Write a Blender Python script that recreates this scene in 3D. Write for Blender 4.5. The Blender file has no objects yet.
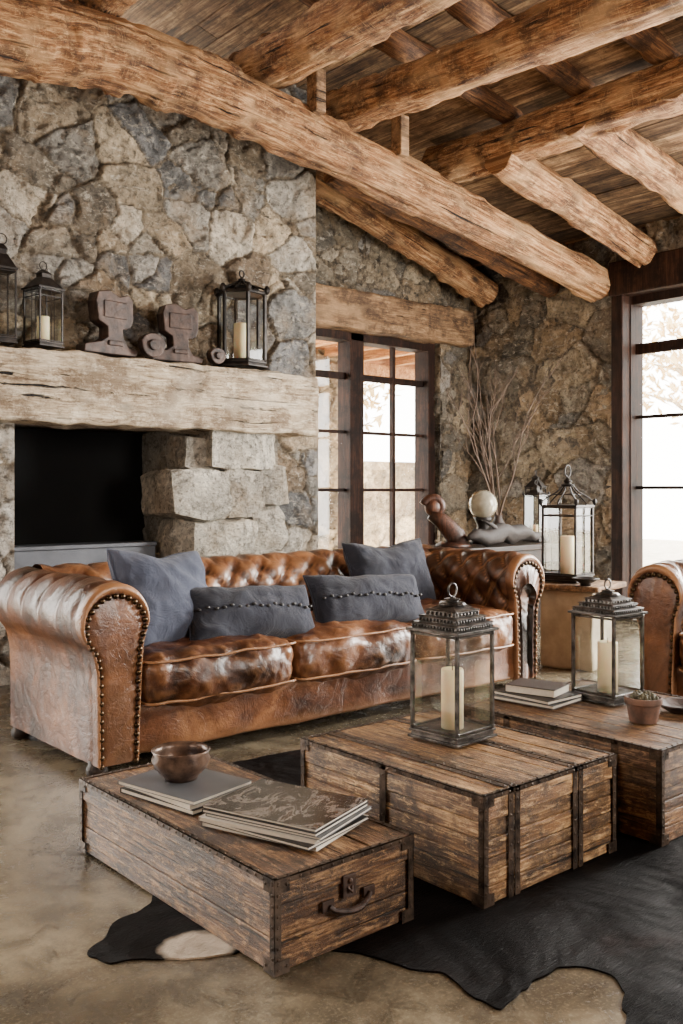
import bpy, math, random
import numpy as np
from mathutils import Vector, Matrix, noise
random.seed(7)
S = bpy.context.scene
COL = S.collection
rad = math.radians

def C(r, g, b):
    def f(c):
        c /= 255.0
        return c/12.92 if c <= .04045 else ((c+.055)/1.055)**2.4
    return (f(r), f(g), f(b), 1.0)

# ------------------------------------------------------------------ node helper
class NT:
    def __init__(s, name):
        s.m = bpy.data.materials.new(name); s.m.use_nodes = True
        s.t = s.m.node_tree; s.t.nodes.clear()
        s.out = s.t.nodes.new('ShaderNodeOutputMaterial')
        s.b = s.t.nodes.new('ShaderNodeBsdfPrincipled')
        s.t.links.new(s.b.outputs[0], s.out.inputs[0])
        s.tc = s.t.nodes.new('ShaderNodeTexCoord')
    def setin(s, n, k, v):
        i = n.inputs[k]
        if isinstance(v, bpy.types.NodeSocket): s.t.links.new(v, i)
        else: i.default_value = v
    def n(s, typ, ins=None, **props):
        n = s.t.nodes.new('ShaderNode'+typ)
        for k, v in props.items(): setattr(n, k, v)
        for k, v in (ins or {}).items(): s.setin(n, k, v)
        return n
    def bs(s, **k):
        for a, v in k.items(): s.setin(s.b, a.replace('_', ' '), v)
    def map(s, scale, src='Object', loc=(0, 0, 0), rot=(0, 0, 0)):
        return s.n('Mapping', {'Vector': s.tc.outputs[src], 'Scale': scale, 'Location': loc, 'Rotation': rot}).outputs[0]
    def noise(s, vec, scale, detail=4, rough=.55, dist=0.0):
        return s.n('TexNoise', {'Vector': vec, 'Scale': scale, 'Detail': detail, 'Roughness': rough, 'Distortion': dist}).outputs[0]
    def ramp(s, fac, stops, interp='LINEAR'):
        n = s.n('ValToRGB', {'Fac': fac}); cr = n.color_ramp; cr.interpolation = interp
        while len(cr.elements) < len(stops): cr.elements.new(.5)
        for e, (p, c) in zip(cr.elements, stops):
            e.position = p; e.color = c if len(c) == 4 else (*c, 1)
        return n.outputs[0]
    def mix(s, fac, a, b, mode='MIX'):
        n = s.n('Mix', data_type='RGBA', blend_type=mode)
        s.setin(n, 0, fac); s.setin(n, 6, a); s.setin(n, 7, b)
        return n.outputs[2]
    def math(s, op, a, b=0.0):
        n = s.n('Math', operation=op); s.setin(n, 0, a); s.setin(n, 1, b); return n.outputs[0]
    def attr(s, name, out='Fac'):
        n = s.n('Attribute', attribute_name=name); return n.outputs[out]
    def bump(s, h, strength=.5, dist=.01, normal=None):
        i = {'Height': h, 'Strength': strength, 'Distance': dist}
        if normal is not None: i['Normal'] = normal
        return s.n('Bump', i).outputs[0]
G = lambda v: (v, v, v, 1)

def wood(name, dark, mid, light, axis=0, fine=20, rough=.7, bump=.6, crack=.5, src='Object', tint=.5, grey=None, bdist=.006, wear=0, scars=0, spec=.35, grime=.6, blot=.8, knots=0):
    t = NT(name)
    def st(f, r, loc=(0, 0, 0)):
        sc = [f]*3; sc[axis] = f*r
        return t.map(tuple(sc), src, loc)
    v = st(fine, .09)
    n1 = t.noise(v, 1.6, 8, .72, .6)
    nf = t.noise(st(fine*4, .06, (2, 9, 4)), 1.4, 4, .7, .3)
    nn = t.math('ADD', t.math('MULTIPLY', n1, .62), t.math('MULTIPLY', nf, .38))
    big = t.noise(t.map((1, 1, 1), src), 4.2, 9, .76)
    col = t.ramp(nn, [(.38, dark), (.50, mid), (.62, light)])
    col = t.mix(t.ramp(big, [(.47, G(0)), (.58, G(blot))]), col, dark)
    if grey is not None:
        b2 = t.noise(t.map((1.3, 1.3, 1.3), src, (5, 3, 1)), 6.1, 9, .78)
        col = t.mix(t.ramp(b2, [(.50, G(0)), (.59, G(.75))]), col, grey)
    hh = t.math('MULTIPLY', nn, .8)
    if wear:
        w1 = t.noise(st(fine*1.2, .25, (8, 1, 6)), 2.2, 8, .8, .5)
        col = t.mix(t.ramp(w1, [(.54, G(0)), (.61, G(wear))]), col, light)
        for k, rt in enumerate(((.3, .2, .9), (.1, .5, -.7))):
            sc = t.noise(t.map((fine*9, fine*.35, fine*9), src, (k, 2, 3), rt), 1.0, 3, .6)
            col = t.mix(t.ramp(sc, [(.65, G(0)), (.69, G(wear*.8))]), col, light)
    n2 = t.noise(st(fine*1.5, .045, (3, 7, 2)), 1.1, 5, .6, .5)
    cr = t.ramp(n2, [(.335, G(0)), (.37, G(1))])
    col = t.mix(t.math('MULTIPLY', t.math('SUBTRACT', 1.0, cr), crack), col, C(14, 8, 5))
    n4 = t.noise(t.map((1, 1, 1), src, (1, 5, 2)), fine*2.5, 7, .8)
    col = t.mix(t.ramp(n4, [(.56, G(0)), (.66, G(grime))]), col, C(24, 14, 8))
    if knots:
        kv = t.n('TexVoronoi', {'Vector': st(3.4, .5, (1, 8, 3)), 'Scale': 1.0}, feature='F1').outputs[0]
        col = t.mix(t.ramp(kv, [(.05, G(.9)), (.13, G(0))]), col, C(30, 16, 9))
    hh = t.math('ADD', hh, t.math('MULTIPLY', cr, .6))
    hh = t.math('ADD', hh, t.math('MULTIPLY', n4, .4))
    if scars:
        vo = t.n('TexVoronoi', {'Vector': st(9, .45, (1, 2, 3)), 'Scale': 1.0}, feature='F1').outputs[0]
        hh = t.math('ADD', hh, t.math('MULTIPLY', vo, scars))
        col = t.mix(t.ramp(vo, [(.55, G(0)), (.9, G(.4))]), col, light)
    r = t.attr('rnd')
    val = t.math('ADD', t.math('MULTIPLY', r, tint), 1-tint*.5)
    h = t.n('HueSaturation', {'Value': val, 'Color': col}).outputs[0]
    t.bs(Base_Color=h, Roughness=rough, Normal=t.bump(hh, bump, bdist), Specular_IOR_Level=spec)
    return t.m

def simple(name, col, rough=.6, metal=0, bump=0, bscale=60, var=.3, vscale=6, col2=None):
    t = NT(name)
    n = t.noise(t.map((1, 1, 1)), vscale, 5, .6)
    c2 = col2 if col2 is not None else tuple(c*(1-var) for c in col[:3])+(1,)
    c = t.ramp(n, [(.35, c2), (.65, col)])
    t.bs(Base_Color=c, Roughness=rough, Metallic=metal)
    if bump:
        t.bs(Normal=t.bump(t.noise(t.map((1, 1, 1)), bscale, 4), bump, .004))
    return t.m

M = {}
M['beam'] = wood('beam_wood', C(60, 35, 20), C(152, 101, 60), C(228, 184, 132), 0, 20, .58, 1.0, 1.0, 'UV', .3, bdist=.026, wear=.6, scars=.45, blot=.75, knots=1)
M['beam_dark'] = wood('rafter_wood', C(42, 26, 15), C(108, 70, 41), C(168, 120, 76), 0, 16, .7, .9, .8, 'UV', .4, bdist=.015, wear=.3)
M['mantel'] = wood('mantel_wood', C(104, 84, 64), C(182, 162, 134), C(228, 214, 190), 0, 19, .8, 1.0, 1.0, 'Object', .2, bdist=.022, wear=.5, scars=.35, knots=1)
M['lintel'] = wood('lintel_wood', C(58, 41, 28), C(128, 96, 66), C(176, 142, 104), 0, 16, .75, .9, .9, wear=.3, scars=.3, bdist=.014)
M['plank'] = wood('ceiling_plank_wood', C(46, 33, 22), C(116, 87, 60), C(176, 144, 106), 1, 12, .75, .6, .7, tint=1.2, blot=.5)
t1 = (C(54, 35, 20), C(130, 92, 55), C(216, 178, 128))
kw = dict(fine=28, rough=.40, bump=1.0, crack=.9, tint=.6, grey=C(56, 42, 31), wear=.75, bdist=.008, spec=.5, grime=.85, blot=.8)
M['trunkx'] = wood('trunk_wood_lengthwise', *t1, axis=0, **kw)
M['trunky'] = wood('trunk_wood_crosswise', *t1, axis=1, **kw)
t2 = (C(42, 27, 17), C(104, 71, 44), C(190, 150, 106))
kw['grey'] = C(42, 31, 23)
M['trunk2x'] = wood('dark_trunk_wood_lengthwise', *t2, axis=0, **kw)
M['trunk2y'] = wood('dark_trunk_wood_crosswise', *t2, axis=1, **kw)
M['frame'] = wood('window_frame_wood', C(18, 10, 7), C(40, 23, 15), C(64, 39, 26), 2, 20, .65, .4, .3, spec=.15)
M['darkwood'] = wood('dark_wood', C(16, 10, 7), C(38, 26, 18), C(62, 44, 30), 0, 20, .5, .5, .4)
M['carved'] = wood('carved_wood', C(30, 16, 11), C(70, 42, 29), C(104, 66, 46), 2, 14, .4, .6, .5)
M['iron'] = simple('aged_iron', C(96, 80, 67), .42, .55, .6, 50, .5, 24, col2=C(32, 24, 19))
M['blackiron'] = simple('black_iron', C(52, 46, 42), .45, .6, .4, 50, .5, 14, col2=C(24, 21, 20))
M['rust'] = simple('rusty_iron', C(80, 61, 52), .55, .35, 1.0, 34, .5, 16, col2=C(30, 23, 21))
M['lantern'] = simple('lantern_metal', C(104, 100, 96), .34, .75, .45, 60, .5, 26, col2=C(36, 33, 31))
M['nail'] = simple('bronze_nailhead', C(84, 66, 46), .3, .9, 0, 1, .5)
M['candle'] = simple('candle_wax', C(250, 232, 186), .5, 0, 0, 1, .06)
M['candle'].node_tree.nodes['Principled BSDF'].inputs['Subsurface Weight'].default_value = .3
M['wick'] = simple('candle_wick', C(30, 25, 20), .9)
M['black'] = simple('soot_black', C(7, 7, 7), .95, 0, .3, 30)
M['steel'] = simple('grey_steel_plate', C(92, 94, 100), .5, .4, .3, 30, .4, 4)
M['paper'] = simple('book_pages', C(214, 206, 190), .8, 0, 0, 1, .12, 60)
M['leafg'] = simple('dried_succulent', C(88, 82, 58), .7, 0, 0, 1, .4, 30)
M['terra'] = simple('terracotta', C(118, 84, 66), .8, 0, .5, 40, .45, 16, col2=C(72, 54, 45))
M['stonet'] = simple('pale_limestone', C(182, 166, 138), .8, 0, .5, 30, .3, 9)
M['twig'] = simple('dry_twig', C(84, 64, 48), .8, 0, .3, 60)
M['drift'] = simple('dark_driftwood', C(48, 40, 36), .7, 0, .6, 40, .5, 14)

def leather():
    t = NT('aged_leather')
    o = t.map((1, 1, 1))
    n1 = t.noise(o, 3.6, 5, .6, .5)
    n2 = t.noise(t.map((1, 1, 1), loc=(4, 2, 7)), 17, 7, .75, .4)
    nn = t.math('ADD', t.math('MULTIPLY', n1, .8), t.math('MULTIPLY', n2, .2))
    c = t.ramp(nn, [(.36, C(38, 22, 14)), (.47, C(78, 46, 28)), (.57, C(112, 71, 44)), (.68, C(154, 107, 70))])
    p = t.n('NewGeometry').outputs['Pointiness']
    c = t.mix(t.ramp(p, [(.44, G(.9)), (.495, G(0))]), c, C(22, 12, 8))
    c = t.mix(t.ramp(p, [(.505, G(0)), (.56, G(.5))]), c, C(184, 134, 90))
    n3 = t.noise(t.map((1, 1, 1), loc=(1, 1, 1)), 46, 6, .8, .3)
    c = t.mix(t.ramp(n3, [(.60, G(0)), (.70, G(.22))]), c, C(176, 126, 84))
    c = t.mix(t.ramp(n3, [(.33, G(.35)), (.43, G(0))]), c, C(30, 16, 10))
    v = t.n('TexVoronoi', {'Vector': o, 'Scale': 190.0}).outputs[0]
    w = t.noise(o, 9, 4, .55, 1.6)
    w2 = t.noise(t.map((1, 1, 1), loc=(8, 8, 8)), 34, 4, .6, 1.0)
    w3 = t.noise(t.map((1, 1, 1), loc=(2, 6, 8)), 5, 5, .6, 2.0)
    crs = t.ramp(t.math('ABSOLUTE', t.math('SUBTRACT', w3, .5)), [(0, G(0)), (.025, G(1))])
    h = t.math('ADD', t.math('MULTIPLY', v, .10), t.math('ADD', t.math('MULTIPLY', w2, .35), t.math('ADD', t.math('MULTIPLY', w, 1.1), t.math('MULTIPLY', crs, .14))))
    t.bs(Base_Color=c, Roughness=t.ramp(n2, [(.3, G(.27)), (.7, G(.42))]), Normal=t.bump(h, .5, .008))
    t.bs(Coat_Weight=.12, Coat_Roughness=.2)
    return t.m
M['leather'] = leather()

def fabric(name, col, col2):
    t = NT(name)
    o = t.map((1, 1, 1))
    n = t.noise(o, 5, 5, .6)
    c = t.ramp(n, [(.35, col2), (.65, col)])
    w = t.n('TexWave', {'Vector': o, 'Scale': 120.0, 'Distortion': 1.5}, wave_type='BANDS', bands_direction='X').outputs[1]
    w2 = t.n('TexWave', {'Vector': o, 'Scale': 120.0, 'Distortion': 1.5}, wave_type='BANDS', bands_direction='Z').outputs[1]
    wr = t.noise(o, 6, 4, .55, 1.8)
    h = t.math('ADD', t.math('MULTIPLY', t.math('ADD', w, w2), .05), t.math('MULTIPLY', wr, 1.8))
    t.bs(Base_Color=c, Roughness=.9, Normal=t.bump(h, .7, .018), Sheen_Weight=.12)
    return t.m
M['fabric'] = fabric('slate_blue_linen', C(78, 85, 104), C(54, 60, 78))
M['fabric2'] = fabric('charcoal_linen', C(38, 42, 57), C(24, 27, 39))

def stone(name, src=True):
    t = NT(name)
    o = t.map((1, 1, 1))
    if src: c = t.attr('scol', 'Color')
    else: c = t.ramp(t.attr('rnd'), [(0, C(140, 132, 120)), (.5, C(180, 172, 158)), (1, C(212, 204, 188))])
    n1 = t.noise(o, 7, 9, .74, .6)
    n2 = t.noise(t.map((1, 1, 1), loc=(3, 1, 8)), 3.2, 6, .65)
    n3 = t.noise(o, 36, 7, .78)
    n5 = t.noise(t.map((1, 1, 2.2), loc=(6, 2, 4), rot=(.5, .3, .4)), 14, 7, .75, .8)
    f = t.ramp(n1, [(.32, G(.36)), (.5, G(.92)), (.66, G(1.6))])
    c = t.mix(1.0, c, f, 'MULTIPLY')
    c = t.mix(t.ramp(n2, [(.50, G(0)), (.66, G(.5))]), c, C(160, 134, 100))
    c = t.mix(t.ramp(n5, [(.54, G(0)), (.64, G(.65))]), c, C(210, 200, 182))
    c = t.mix(t.ramp(n3, [(.51, G(0)), (.61, G(.65))]), c, C(46, 41, 35))
    mc = t.ramp(t.noise(o, 22, 6, .75), [(.38, C(48, 40, 31)), (.52, C(112, 97, 77)), (.68, C(170, 154, 128))])
    c = t.mix(t.math('MULTIPLY', t.attr('mort'), .92), c, mc)
    h = t.math('ADD', t.math('MULTIPLY', n1, 1.2), t.math('ADD', t.math('MULTIPLY', n3, .6), t.math('MULTIPLY', n5, .7)))
    t.bs(Base_Color=c, Roughness=.78, Normal=t.bump(h, 1.0, .042), Specular_IOR_Level=.4)
    return t.m
M['stone'] = stone('fieldstone_masonry')
M['quoin'] = stone('pale_quoin_stone', False)

def floor_mat():
    t = NT('stained_concrete')
    o = t.map((1, 1, 1))
    n1 = t.noise(o, 1.4, 8, .7, .8); n2 = t.noise(o, 7, 9, .8, .4); n3 = t.noise(o, 110, 3, .6)
    c = t.ramp(n1, [(.36, C(58, 52, 41)), (.5, C(100, 90, 73)), (.64, C(144, 132, 109))])
    c = t.mix(t.ramp(n2, [(.44, G(0)), (.58, G(.65))]), c, C(56, 49, 38))
    c = t.mix(t.ramp(n3, [(.52, G(0)), (.70, G(.35))]), c, C(166, 154, 130))
    t.bs(Base_Color=c, Roughness=t.ramp(n2, [(.35, G(.12)), (.65, G(.36))]), Normal=t.bump(t.math('ADD', n2, t.math('MULTIPLY', n3, .5)), .22, .004))
    return t.m
M['floor'] = floor_mat()

def hide():
    t = NT('cowhide_fur')
    o = t.map((1, 1, 1))
    n = t.noise(o, 2.3, 5, .6, .5)
    f = t.noise(t.map((16, 120, 1), rot=(0, 0, .6)), 1.6, 4, .7, .3)
    fl = t.noise(t.map((1, 1, 1), loc=(2, 2, 2)), 3.0, 3, .5, .4)
    c = t.ramp(n, [(.35, C(4, 3, 3)), (.58, C(12, 7, 6)), (.75, C(34, 19, 14))])
    c = t.mix(t.ramp(f, [(.50, G(0)), (.8, G(.3))]), c, C(48, 32, 26))
    d = t.n('VectorMath', {0: t.tc.outputs['Object'], 1: (1.21, 1.93, 0)}, operation='DISTANCE').outputs['Value']
    dd = t.math('ADD', d, t.math('MULTIPLY', t.noise(o, 14, 3), .06))
    c = t.mix(t.ramp(dd, [(.10, G(1)), (.125, G(0))]), c, C(205, 190, 172))
    h = t.math('ADD', t.math('MULTIPLY', f, .22), t.math('MULTIPLY', fl, 3.2))
    t.bs(Base_Color=c, Roughness=.5, Specular_IOR_Level=.045, Normal=t.bump(h, 1.0, .05))
    return t.m
M['hide'] = hide()

def glass(name, tint=(1, 1, 1, 1), refl=.12):
    t = NT(name)
    tr = t.n('BsdfTransparent', {'Color': tint}); gl = t.n('BsdfGlossy', {'Roughness': .04, 'Color': (1, 1, 1, 1)})
    fr = t.n('LayerWeight', {'Blend': .25}).outputs['Facing']
    f = t.math('ADD', t.math('MULTIPLY', fr, .35), refl*.4)
    mx = t.n('MixShader', {0: f, 1: tr.outputs[0], 2: gl.outputs[0]})
    t.t.links.new(mx.outputs[0], t.out.inputs[0])
    return t.m
M['glass'] = glass('lantern_glass', (.92, .94, .94, 1), .12)
M['wglass'] = glass('window_glass', (.98, .99, 1, 1), .03)
M['globe'] = simple('cloudy_globe_glass', C(216, 208, 186), .1, 0, 0, 1, .4, 9)
M['globe'].node_tree.nodes['Principled BSDF'].inputs['Transmission Weight'].default_value = .6

def cover(name, cols, scale=7):
    t = NT(name)
    v = t.noise(t.map((1, 1.7, 1)), scale, 5, .65, 1.2)
    c = t.ramp(v, [(.36, cols[0]), (.47, cols[1]), (.54, cols[2]), (.62, cols[3])])
    t.bs(Base_Color=c, Roughness=.2, Specular_IOR_Level=.35)
    return t.m
M['cov_photo'] = cover('magazine_photo_cover', [C(8, 8, 10), C(26, 24, 25), C(104, 96, 90), C(44, 30, 24)], 9)
M['cov_white'] = simple('pale_book_cover', C(204, 198, 188), .35, 0, 0, 1, .08)
M['cov_grey'] = simple('grey_book_cover', C(92, 94, 98), .3, 0, 0, 1, .3)
M['cov_dark'] = simple('charcoal_book_cover', C(28, 26, 27), .4, 0, 0, 1, .2)
M['cov_brown'] = simple('brown_leather_book_cover', C(48, 32, 25), .45, 0, .3, 60)

# ------------------------------------------------------------------ mesh builder
class MB:
    def __init__(s): s.v = []; s.f = []; s.r = []; s.mi = []
    def add(s, vs, fs, rnd=None, mi=0):
        b = len(s.v)
        if rnd is None: rnd = random.random()
        s.v += [tuple(p) for p in vs]; s.r += [rnd]*len(vs)
        s.f += [tuple(b+i for i in f) for f in fs]; s.mi += [mi]*len(fs)
    def box(s, x0, y0, z0, x1, y1, z1, rnd=None, mi=0):
        vs = [(x, y, z) for z in (z0, z1) for y in (y0, y1) for x in (x0, x1)]
        s.add(vs, [(0, 2, 3, 1), (4, 5, 7, 6), (0, 1, 5, 4), (2, 6, 7, 3), (0, 4, 6, 2), (1, 3, 7, 5)], rnd, mi)
    def tube(s, pts, rad, seg=12, rnd=None, mi=0, cap=True, jit=None, closed=False):
        pts = [Vector(p) for p in pts]; n = len(pts)
        if not hasattr(rad, '__len__'): rad = [rad]*n
        vs = []; up = None
        for i, p in enumerate(pts):
            if closed: tg = pts[(i+1) % n]-pts[i-1]
            else: tg = pts[min(i+1, n-1)]-pts[max(i-1, 0)]
            tg.normalize()
            if up is None:
                up = Vector((0, 0, 1)) if abs(tg.z) < .9 else Vector((1, 0, 0))
            a = up-tg*up.dot(tg); a.normalize(); up = a; b = tg.cross(a)
            for k in range(seg):
                th = 2*math.pi*k/seg
                r = rad[i]*(jit(i, th) if jit else 1)
                vs.append(p+(a*math.cos(th)+b*math.sin(th))*r)
        fs = []
        for i in range(n if closed else n-1):
            j = (i+1) % n
            for k in range(seg):
                k2 = (k+1) % seg
                fs.append((i*seg+k, i*seg+k2, j*seg+k2, j*seg+k))
        if cap and not closed:
            fs.append(tuple(range(seg-1, -1, -1))); fs.append(tuple((n-1)*seg+k for k in range(seg)))
        s.add(vs, fs, rnd, mi)
    def lathe(s, prof, c=(0, 0, 0), seg=24, rnd=None, mi=0):
        vs = []; fs = []
        for r, z in prof:
            for k in range(seg):
                th = 2*math.pi*k/seg
                vs.append((c[0]+r*math.cos(th), c[1]+r*math.sin(th), c[2]+z))
        for i in range(len(prof)-1):
            for k in range(seg):
                k2 = (k+1) % seg
                fs.append((i*seg+k, i*seg+k2, (i+1)*seg+k2, (i+1)*seg+k))
        fs.append(tuple(range(seg-1, -1, -1))); fs.append(tuple((len(prof)-1)*seg+k for k in range(seg)))
        s.add(vs, fs, rnd, mi)
    def prism(s, poly, fn, a, b, rnd=None, mi=0):
        n = len(poly)
        vs = [fn(p[0], p[1], a) for p in poly]+[fn(p[0], p[1], b) for p in poly]
        fs = [tuple(range(n)), tuple(range(2*n-1, n-1, -1))]
        for i in range(n):
            j = (i+1) % n; fs.append((i, i+n, j+n, j))
        s.add(vs, fs, rnd, mi)
    def ball(s, c, r, seg=8, rings=5, sc=(1, 1, 1), rnd=None, mi=0):
        vs = [(c[0], c[1], c[2]-r*sc[2])]; fs = []
        for i in range(1, rings):
            ph = -math.pi/2+math.pi*i/rings
            for k in range(seg):
                th = 2*math.pi*k/seg
                vs.append((c[0]+r*sc[0]*math.cos(ph)*math.cos(th), c[1]+r*sc[1]*math.cos(ph)*math.sin(th), c[2]+r*sc[2]*math.sin(ph)))
        vs.append((c[0], c[1], c[2]+r*sc[2])); L = len(vs)-1
        for k in range(seg):
            fs.append((0, 1+(k+1) % seg, 1+k)); fs.append((L, L-seg+k, L-seg+(k+1) % seg))
        for i in range(rings-2):
            for k in range(seg):
                k2 = (k+1) % seg
                fs.append((1+i*seg+k, 1+i*seg+k2, 1+(i+1)*seg+k2, 1+(i+1)*seg+k))
        s.add(vs, fs, rnd, mi)
    def grid(s, nu, nv, fn, rnd=None, mi=0, flip=False):
        vs = [fn(i/(nu-1), j/(nv-1)) for j in range(nv) for i in range(nu)]
        fs = []
        for j in range(nv-1):
            for i in range(nu-1):
                a = j*nu+i; q = (a, a+1, a+nu+1, a+nu)
                fs.append(q[::-1] if flip else q)
        s.add(vs, fs, rnd, mi)
    def rbox(s, x0, y0, z0, x1, y1, z1, r, n=10, puff=(0, 0, 0), nz=0, nsc=4, rnd=None, mi=0, seed=0, cuts=None):
        c = Vector(((x0+x1)/2, (y0+y1)/2, (z0+z1)/2)); h = Vector(((x1-x0)/2, (y1-y0)/2, (z1-z0)/2))
        inner = Vector((max(h.x-r, 0), max(h.y-r, 0), max(h.z-r, 0)))
        m = max(h)
        ns = [max(4, int(n*hh/m)+3) for hh in h]
        def place(p):
            q = Vector([max(-inner[i], min(inner[i], p[i])) for i in range(3)])
            d = p-q
            if d.length > 1e-9: d.normalize()
            o = q+d*min(r, min(h))
            a, b, e = [max(-1, min(1, o[i]/h[i])) for i in range(3)]
            for i, (u, w) in enumerate(((b, e), (a, e), (a, b))):
                o[i] += puff[i]*(1-u*u)*(1-w*w)*(1 if o[i] > 0 else -1)*min(1, abs(o[i])/h[i]*1.2)
            if cuts:
                for nv, dd in cuts:
                    k = o.x*nv.x/h.x+o.y*nv.y/h.y+o.z*nv.z/h.z
                    if k > dd:
                        f = (k-dd)/nv.length_squared
                        o = Vector((o.x-nv.x*f*h.x, o.y-nv.y*f*h.y, o.z-nv.z*f*h.z))
            if nz:
                nn = noise.fractal((o+c)*nsc+Vector((seed, seed, 0)), .9, 2.1, 4)
                o += (d if d.length else Vector((0, 0, 1)))*nn*nz
            return o+c
        for ax in range(3):
            u, w = [(1, 2), (2, 0), (0, 1)][ax]
            for sg in (-1, 1):
                def fn(a, b):
                    p = Vector((0, 0, 0)); p[ax] = sg*h[ax]
                    aa = math.sin((a-.5)*math.pi)*.45+(a-.5)*1.1; bb = math.sin((b-.5)*math.pi)*.45+(b-.5)*1.1
                    p[u] = aa*h[u]; p[w] = bb*h[w]
                    return place(p)
                s.grid(ns[u]+1, ns[w]+1, fn, rnd if rnd is not None else .5, mi, flip=(sg < 0))
    def make(s, name, mats, parent=None, smooth=False, bevel=0, merge=False, label=None, loc=None, rot=None, kind=None, cat=None, group=None, uvs=None):
        me = bpy.data.meshes.new(name)
        me.from_pydata(s.v, [], s.f)
        if not isinstance(mats, (list, tuple)): mats = [mats]
        for m in mats: me.materials.append(m)
        me.polygons.foreach_set('material_index', s.mi)
        a = me.attributes.new('rnd', 'FLOAT', 'POINT'); a.data.foreach_set('value', s.r)
        if uvs:
            uvl = me.uv_layers.new(name='UVMap')
            for l in me.loops: uvl.data[l.index].uv = uvs[l.vertex_index]
        if merge:
            import bmesh
            bm = bmesh.new(); bm.from_mesh(me); bmesh.ops.remove_doubles(bm, verts=bm.verts, dist=1e-4)
            bmesh.ops.recalc_face_normals(bm, faces=bm.faces); bm.to_mesh(me); bm.free()
        if smooth: me.polygons.foreach_set('use_smooth', [True]*len(me.polygons))
        me.update()
        o = bpy.data.objects.new(name, me); COL.objects.link(o)
        if loc: o.location = loc
        if rot: o.rotation_euler = rot
        if parent: o.parent = parent
        if bevel:
            b = o.modifiers.new('Bevel', 'BEVEL'); b.width = bevel; b.segments = 2; b.limit_method = 'ANGLE'; b.angle_limit = .7
        tag(o, label, cat, kind, group)
        return o

def tag(o, label=None, cat=None, kind=None, group=None):
    if label: o['label'] = label
    if cat: o['category'] = cat
    if kind: o['kind'] = kind
    if group: o['group'] = group

def empty(name, loc, rz=0, label=None, cat=None, group=None):
    e = bpy.data.objects.new(name, None); e.location = loc; e.rotation_euler = (0, 0, rz); e.empty_display_size = .1
    COL.objects.link(e); tag(e, label, cat, None, group); return e

# ------------------------------------------------------------------ numpy noise + stone
def vnoise(u, v, seed):
    r = np.random.RandomState(seed).rand(256, 256)
    ui = np.floor(u).astype(int); vi = np.floor(v).astype(int); fu = u-ui; fv = v-vi
    fu = fu*fu*(3-2*fu); fv = fv*fv*(3-2*fv)
    g = lambda a, b: r[a % 256, b % 256]
    return (g(ui, vi)*(1-fu)+g(ui+1, vi)*fu)*(1-fv)+(g(ui, vi+1)*(1-fu)+g(ui+1, vi+1)*fu)*fv
def fbm(u, v, seed, oct=4):
    s = 0; a = .5
    for i in range(oct): s = s+a*(vnoise(u*2**i, v*2**i, seed+i)-.5); a *= .5
    return s*2
PAL = [C(176, 168, 155), C(154, 148, 138), C(196, 184, 165), C(132, 130, 126), C(168, 150, 125), C(184, 166, 139), C(142, 130, 113), C(164, 158, 148), C(150, 129, 105), C(126, 125, 124)]
PALP = [C(204, 196, 184), C(188, 180, 168), C(172, 162, 148), C(212, 204, 192)]
PALB = [C(164, 148, 123), C(150, 138, 119), C(180, 162, 134), C(138, 129, 114), C(156, 134, 105), C(128, 118, 102), C(148, 142, 133), C(170, 147, 116)]

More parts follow.
